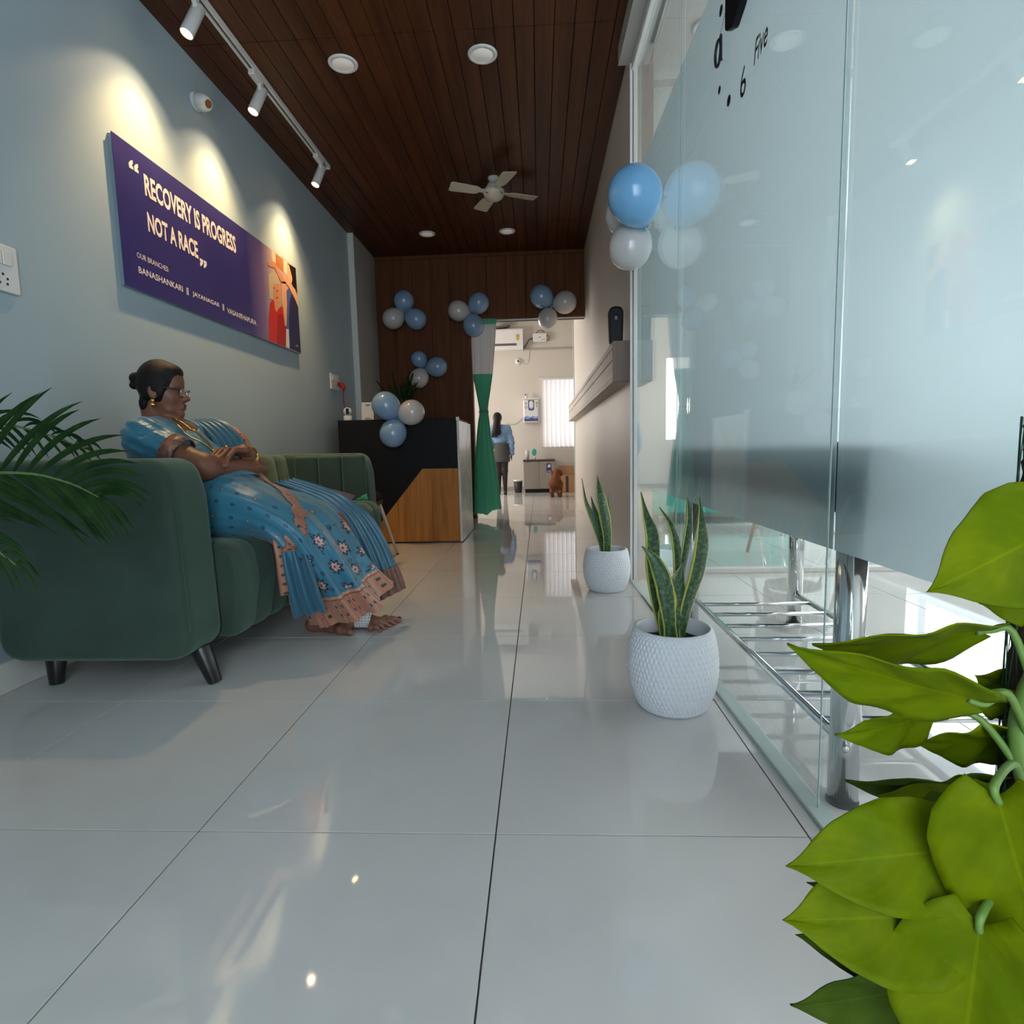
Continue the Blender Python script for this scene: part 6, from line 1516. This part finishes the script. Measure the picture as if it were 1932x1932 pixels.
for k in range(16):
    a0 = 2 * math.pi * k / 16
    for sg_ in (1, -1):
        nt.tube([(px_ + 0.0335 * math.cos(a0 + sg_ * 0.09 * i), py_ + 0.0335 * math.sin(a0 + sg_ * 0.09 * i), 0.16 + 0.032 * i) for i in range(20)], 0.0005, 4, caps=False)
nt.build('netting', mat('green_net_thread', (0.03, 0.1, 0.06), 0.5), vn)
for (b_, t_, s_, w_, cu_, mi) in VL:
    rz = min(max(b_[2] - 0.05, 0.19), 0.70)
    heart_leaf(vn, b_, t_, s_, w_, cu_, M_neon2 if mi else M_neon, (0.418, 0.492, rz))
MB().lathe([(0.06, 0.0), (0.065, 0.01), (0.08, 0.16), (0.084, 0.165), (0.078, 0.165), (0.074, 0.15), (0.001, 0.15)], (0.452, 0.515, 0), 40).build('pot', M_whitepl, vn, smooth=True)

# ================================================================== PALM beside the sofa
M_palm = leaf_mat('palm_leaflet', (0.010, 0.032, 0.008), (0.028, 0.07, 0.016), 0.2)
M_rach = mat('palm_rachis', (0.10, 0.17, 0.04), 0.45)
pm = thing('palm_plant', 'potted palm with arching dark green fronds in front of the sofa arm', 'plant', (-1.52, 1.12, 0))
def leaflet(parent, base, tip, w, sag, nrm):
    B, T = Vector(base), Vector(tip); N = 10; rows, uv = [], []
    ax = (T - B).normalized(); sd = ax.cross(Vector(nrm)).normalized()
    for j in range(N):
        s = j / (N - 1); c = B.lerp(T, s) + Vector((0, 0, sag * 4 * s * (1 - s)))
        ww = w * interp([0, 0.12, 0.4, 0.75, 1.0], [0.35, 0.85, 1.0, 0.7, 0.03], s); row = []
        for i in range(5):
            u = i / 4 - 0.5; row.append(c + sd * (u * ww) + Vector(nrm) * (abs(u) * ww * 0.35)); uv.append((i / 4, s))
        rows.append(row)
    return MB().grid(rows).build('leaflet', M_palm, parent, smooth=True, uvs=uv)
def frond(path, n, up, dn, ln, wid, seed, nrm=(0.1, -1, 0.25)):
    rnd = random.Random(seed); P = smooth_path(path, 60)
    fr = MB().tube(P, [0.006 - 0.0045 * i / 59 for i in range(60)], 8).build('frond', M_rach, pm, smooth=True)
    for k in range(n):
        s = 0.22 + 0.77 * k / (n - 1); i = min(int(s * 59), 58); b = P[i]; t_ = (P[i + 1] - P[i]).normalized()
        L = ln * interp([0.2, 0.45, 0.8, 1.0], [0.9, 1.0, 0.7, 0.42], s)
        for side, ang in ((1, up), (-1, dn)):
            a = math.radians(interp([0.2, 0.6, 1.0], [ang, ang * 0.85, ang * 0.35], s) + rnd.uniform(-3, 3)) * side
            v = Vector((t_.x * math.cos(a) - t_.z * math.sin(a), t_.y + rnd.uniform(-0.10, 0.10), t_.x * math.sin(a) + t_.z * math.cos(a))).normalized()
            leaflet(fr, b, b + v * L * rnd.uniform(0.94, 1.05), wid * (0.75 + 0.25 * (1 - s)), (0.022 if side > 0 else 0.012), nrm)
    return fr
frond([(-1.62, 1.20, 0.50), (-1.50, 1.26, 0.665), (-1.34, 1.30, 0.715), (-1.21, 1.31, 0.718), (-1.11, 1.31, 0.693), (-1.04, 1.31, 0.658)], 15, 44, 48, 0.27, 0.021, 3)
frond([(-1.64, 1.30, 0.62), (-1.54, 1.40, 0.80), (-1.42, 1.44, 0.845), (-1.30, 1.46, 0.82), (-1.20, 1.48, 0.775)], 13, 5, 55, 0.12, 0.012, 5)
frond([(-1.55, 1.12, 0.42), (-1.42, 1.16, 0.58), (-1.31, 1.18, 0.61), (-1.22, 1.19, 0.575), (-1.16, 1.20, 0.52)], 8, 15, 45, 0.16, 0.014, 9)
frond([(-1.58, 1.10, 0.50), (-1.50, 1.05, 0.80), (-1.42, 1.02, 1.02), (-1.30, 1.0, 1.12)], 12, 35, 40, 0.2, 0.02, 11)
frond([(-1.60, 1.15, 0.50), (-1.62, 1.0, 0.80), (-1.58, 0.8, 0.98), (-1.5, 0.6, 1.0)], 12, 35, 40, 0.2, 0.02, 13)
for k, (dx_, dy_) in enumerate(((-0.05, 0.02), (0.03, -0.02), (0.0, 0.05), (0.05, 0.03), (-0.02, -0.05))):
    ends = ((-1.62, 1.20, 0.50), (-1.64, 1.30, 0.62), (-1.55, 1.12, 0.42), (-1.58, 1.10, 0.50), (-1.60, 1.15, 0.50))[k]
    MB().tube(smooth_path([(-1.52 + dx_, 1.12 + dy_, 0.2), (-1.56, 1.14 + dy_, 0.33), ends], 14), 0.007, 8).build('stem', M_rach, pm, smooth=True)
MB().lathe([(0.10, 0), (0.115, 0.02), (0.14, 0.24), (0.146, 0.25), (0.136, 0.25), (0.13, 0.22), (0.001, 0.22)], (-1.52, 1.12, 0), 40).build('pot', M_black, pm, smooth=True)

# plant standing on the counter behind the balloons
cpn = thing('counter_plant', 'small dark leafy palm on the reception counter against the wood wall', 'plant', (-1.25, 5.2, 1.008))
MB().lathe([(0.04, 0), (0.05, 0.08), (0.052, 0.085), (0.046, 0.085), (0.001, 0.07)], (-1.22, 5.2, 1.008), 24).build('pot', M_black, cpn, smooth=True)
rnd = random.Random(4)
for k in range(16):
    a = rnd.uniform(0, 2 * math.pi); e = rnd.uniform(0.85, 1.45); L = rnd.uniform(0.22, 0.34)
    b_ = Vector((-1.22, 5.2, 1.08)); v = Vector((math.cos(a) * math.cos(e), math.sin(a) * math.cos(e) * 0.6, math.sin(e)))
    P = [b_, b_ + v * L * 0.5 + Vector((0, 0, 0.03)), b_ + v * L]
    lf = MB().tube(smooth_path(P, 8), 0.002, 6).build('stem', M_rach, cpn, smooth=True)
    for q in range(5):
        s = 0.45 + 0.13 * q; c = P[0].lerp(P[2], s) + Vector((0, 0, 0.03 * (1 - s)))
        for sgn in (-1, 1):
            d = (v + Vector((-v.y, v.x, 0.2)) * sgn * 0.8).normalized()
            leaflet(lf, c, c + d * 0.07, 0.012, 0.004, (0.1, -1, 0.2))
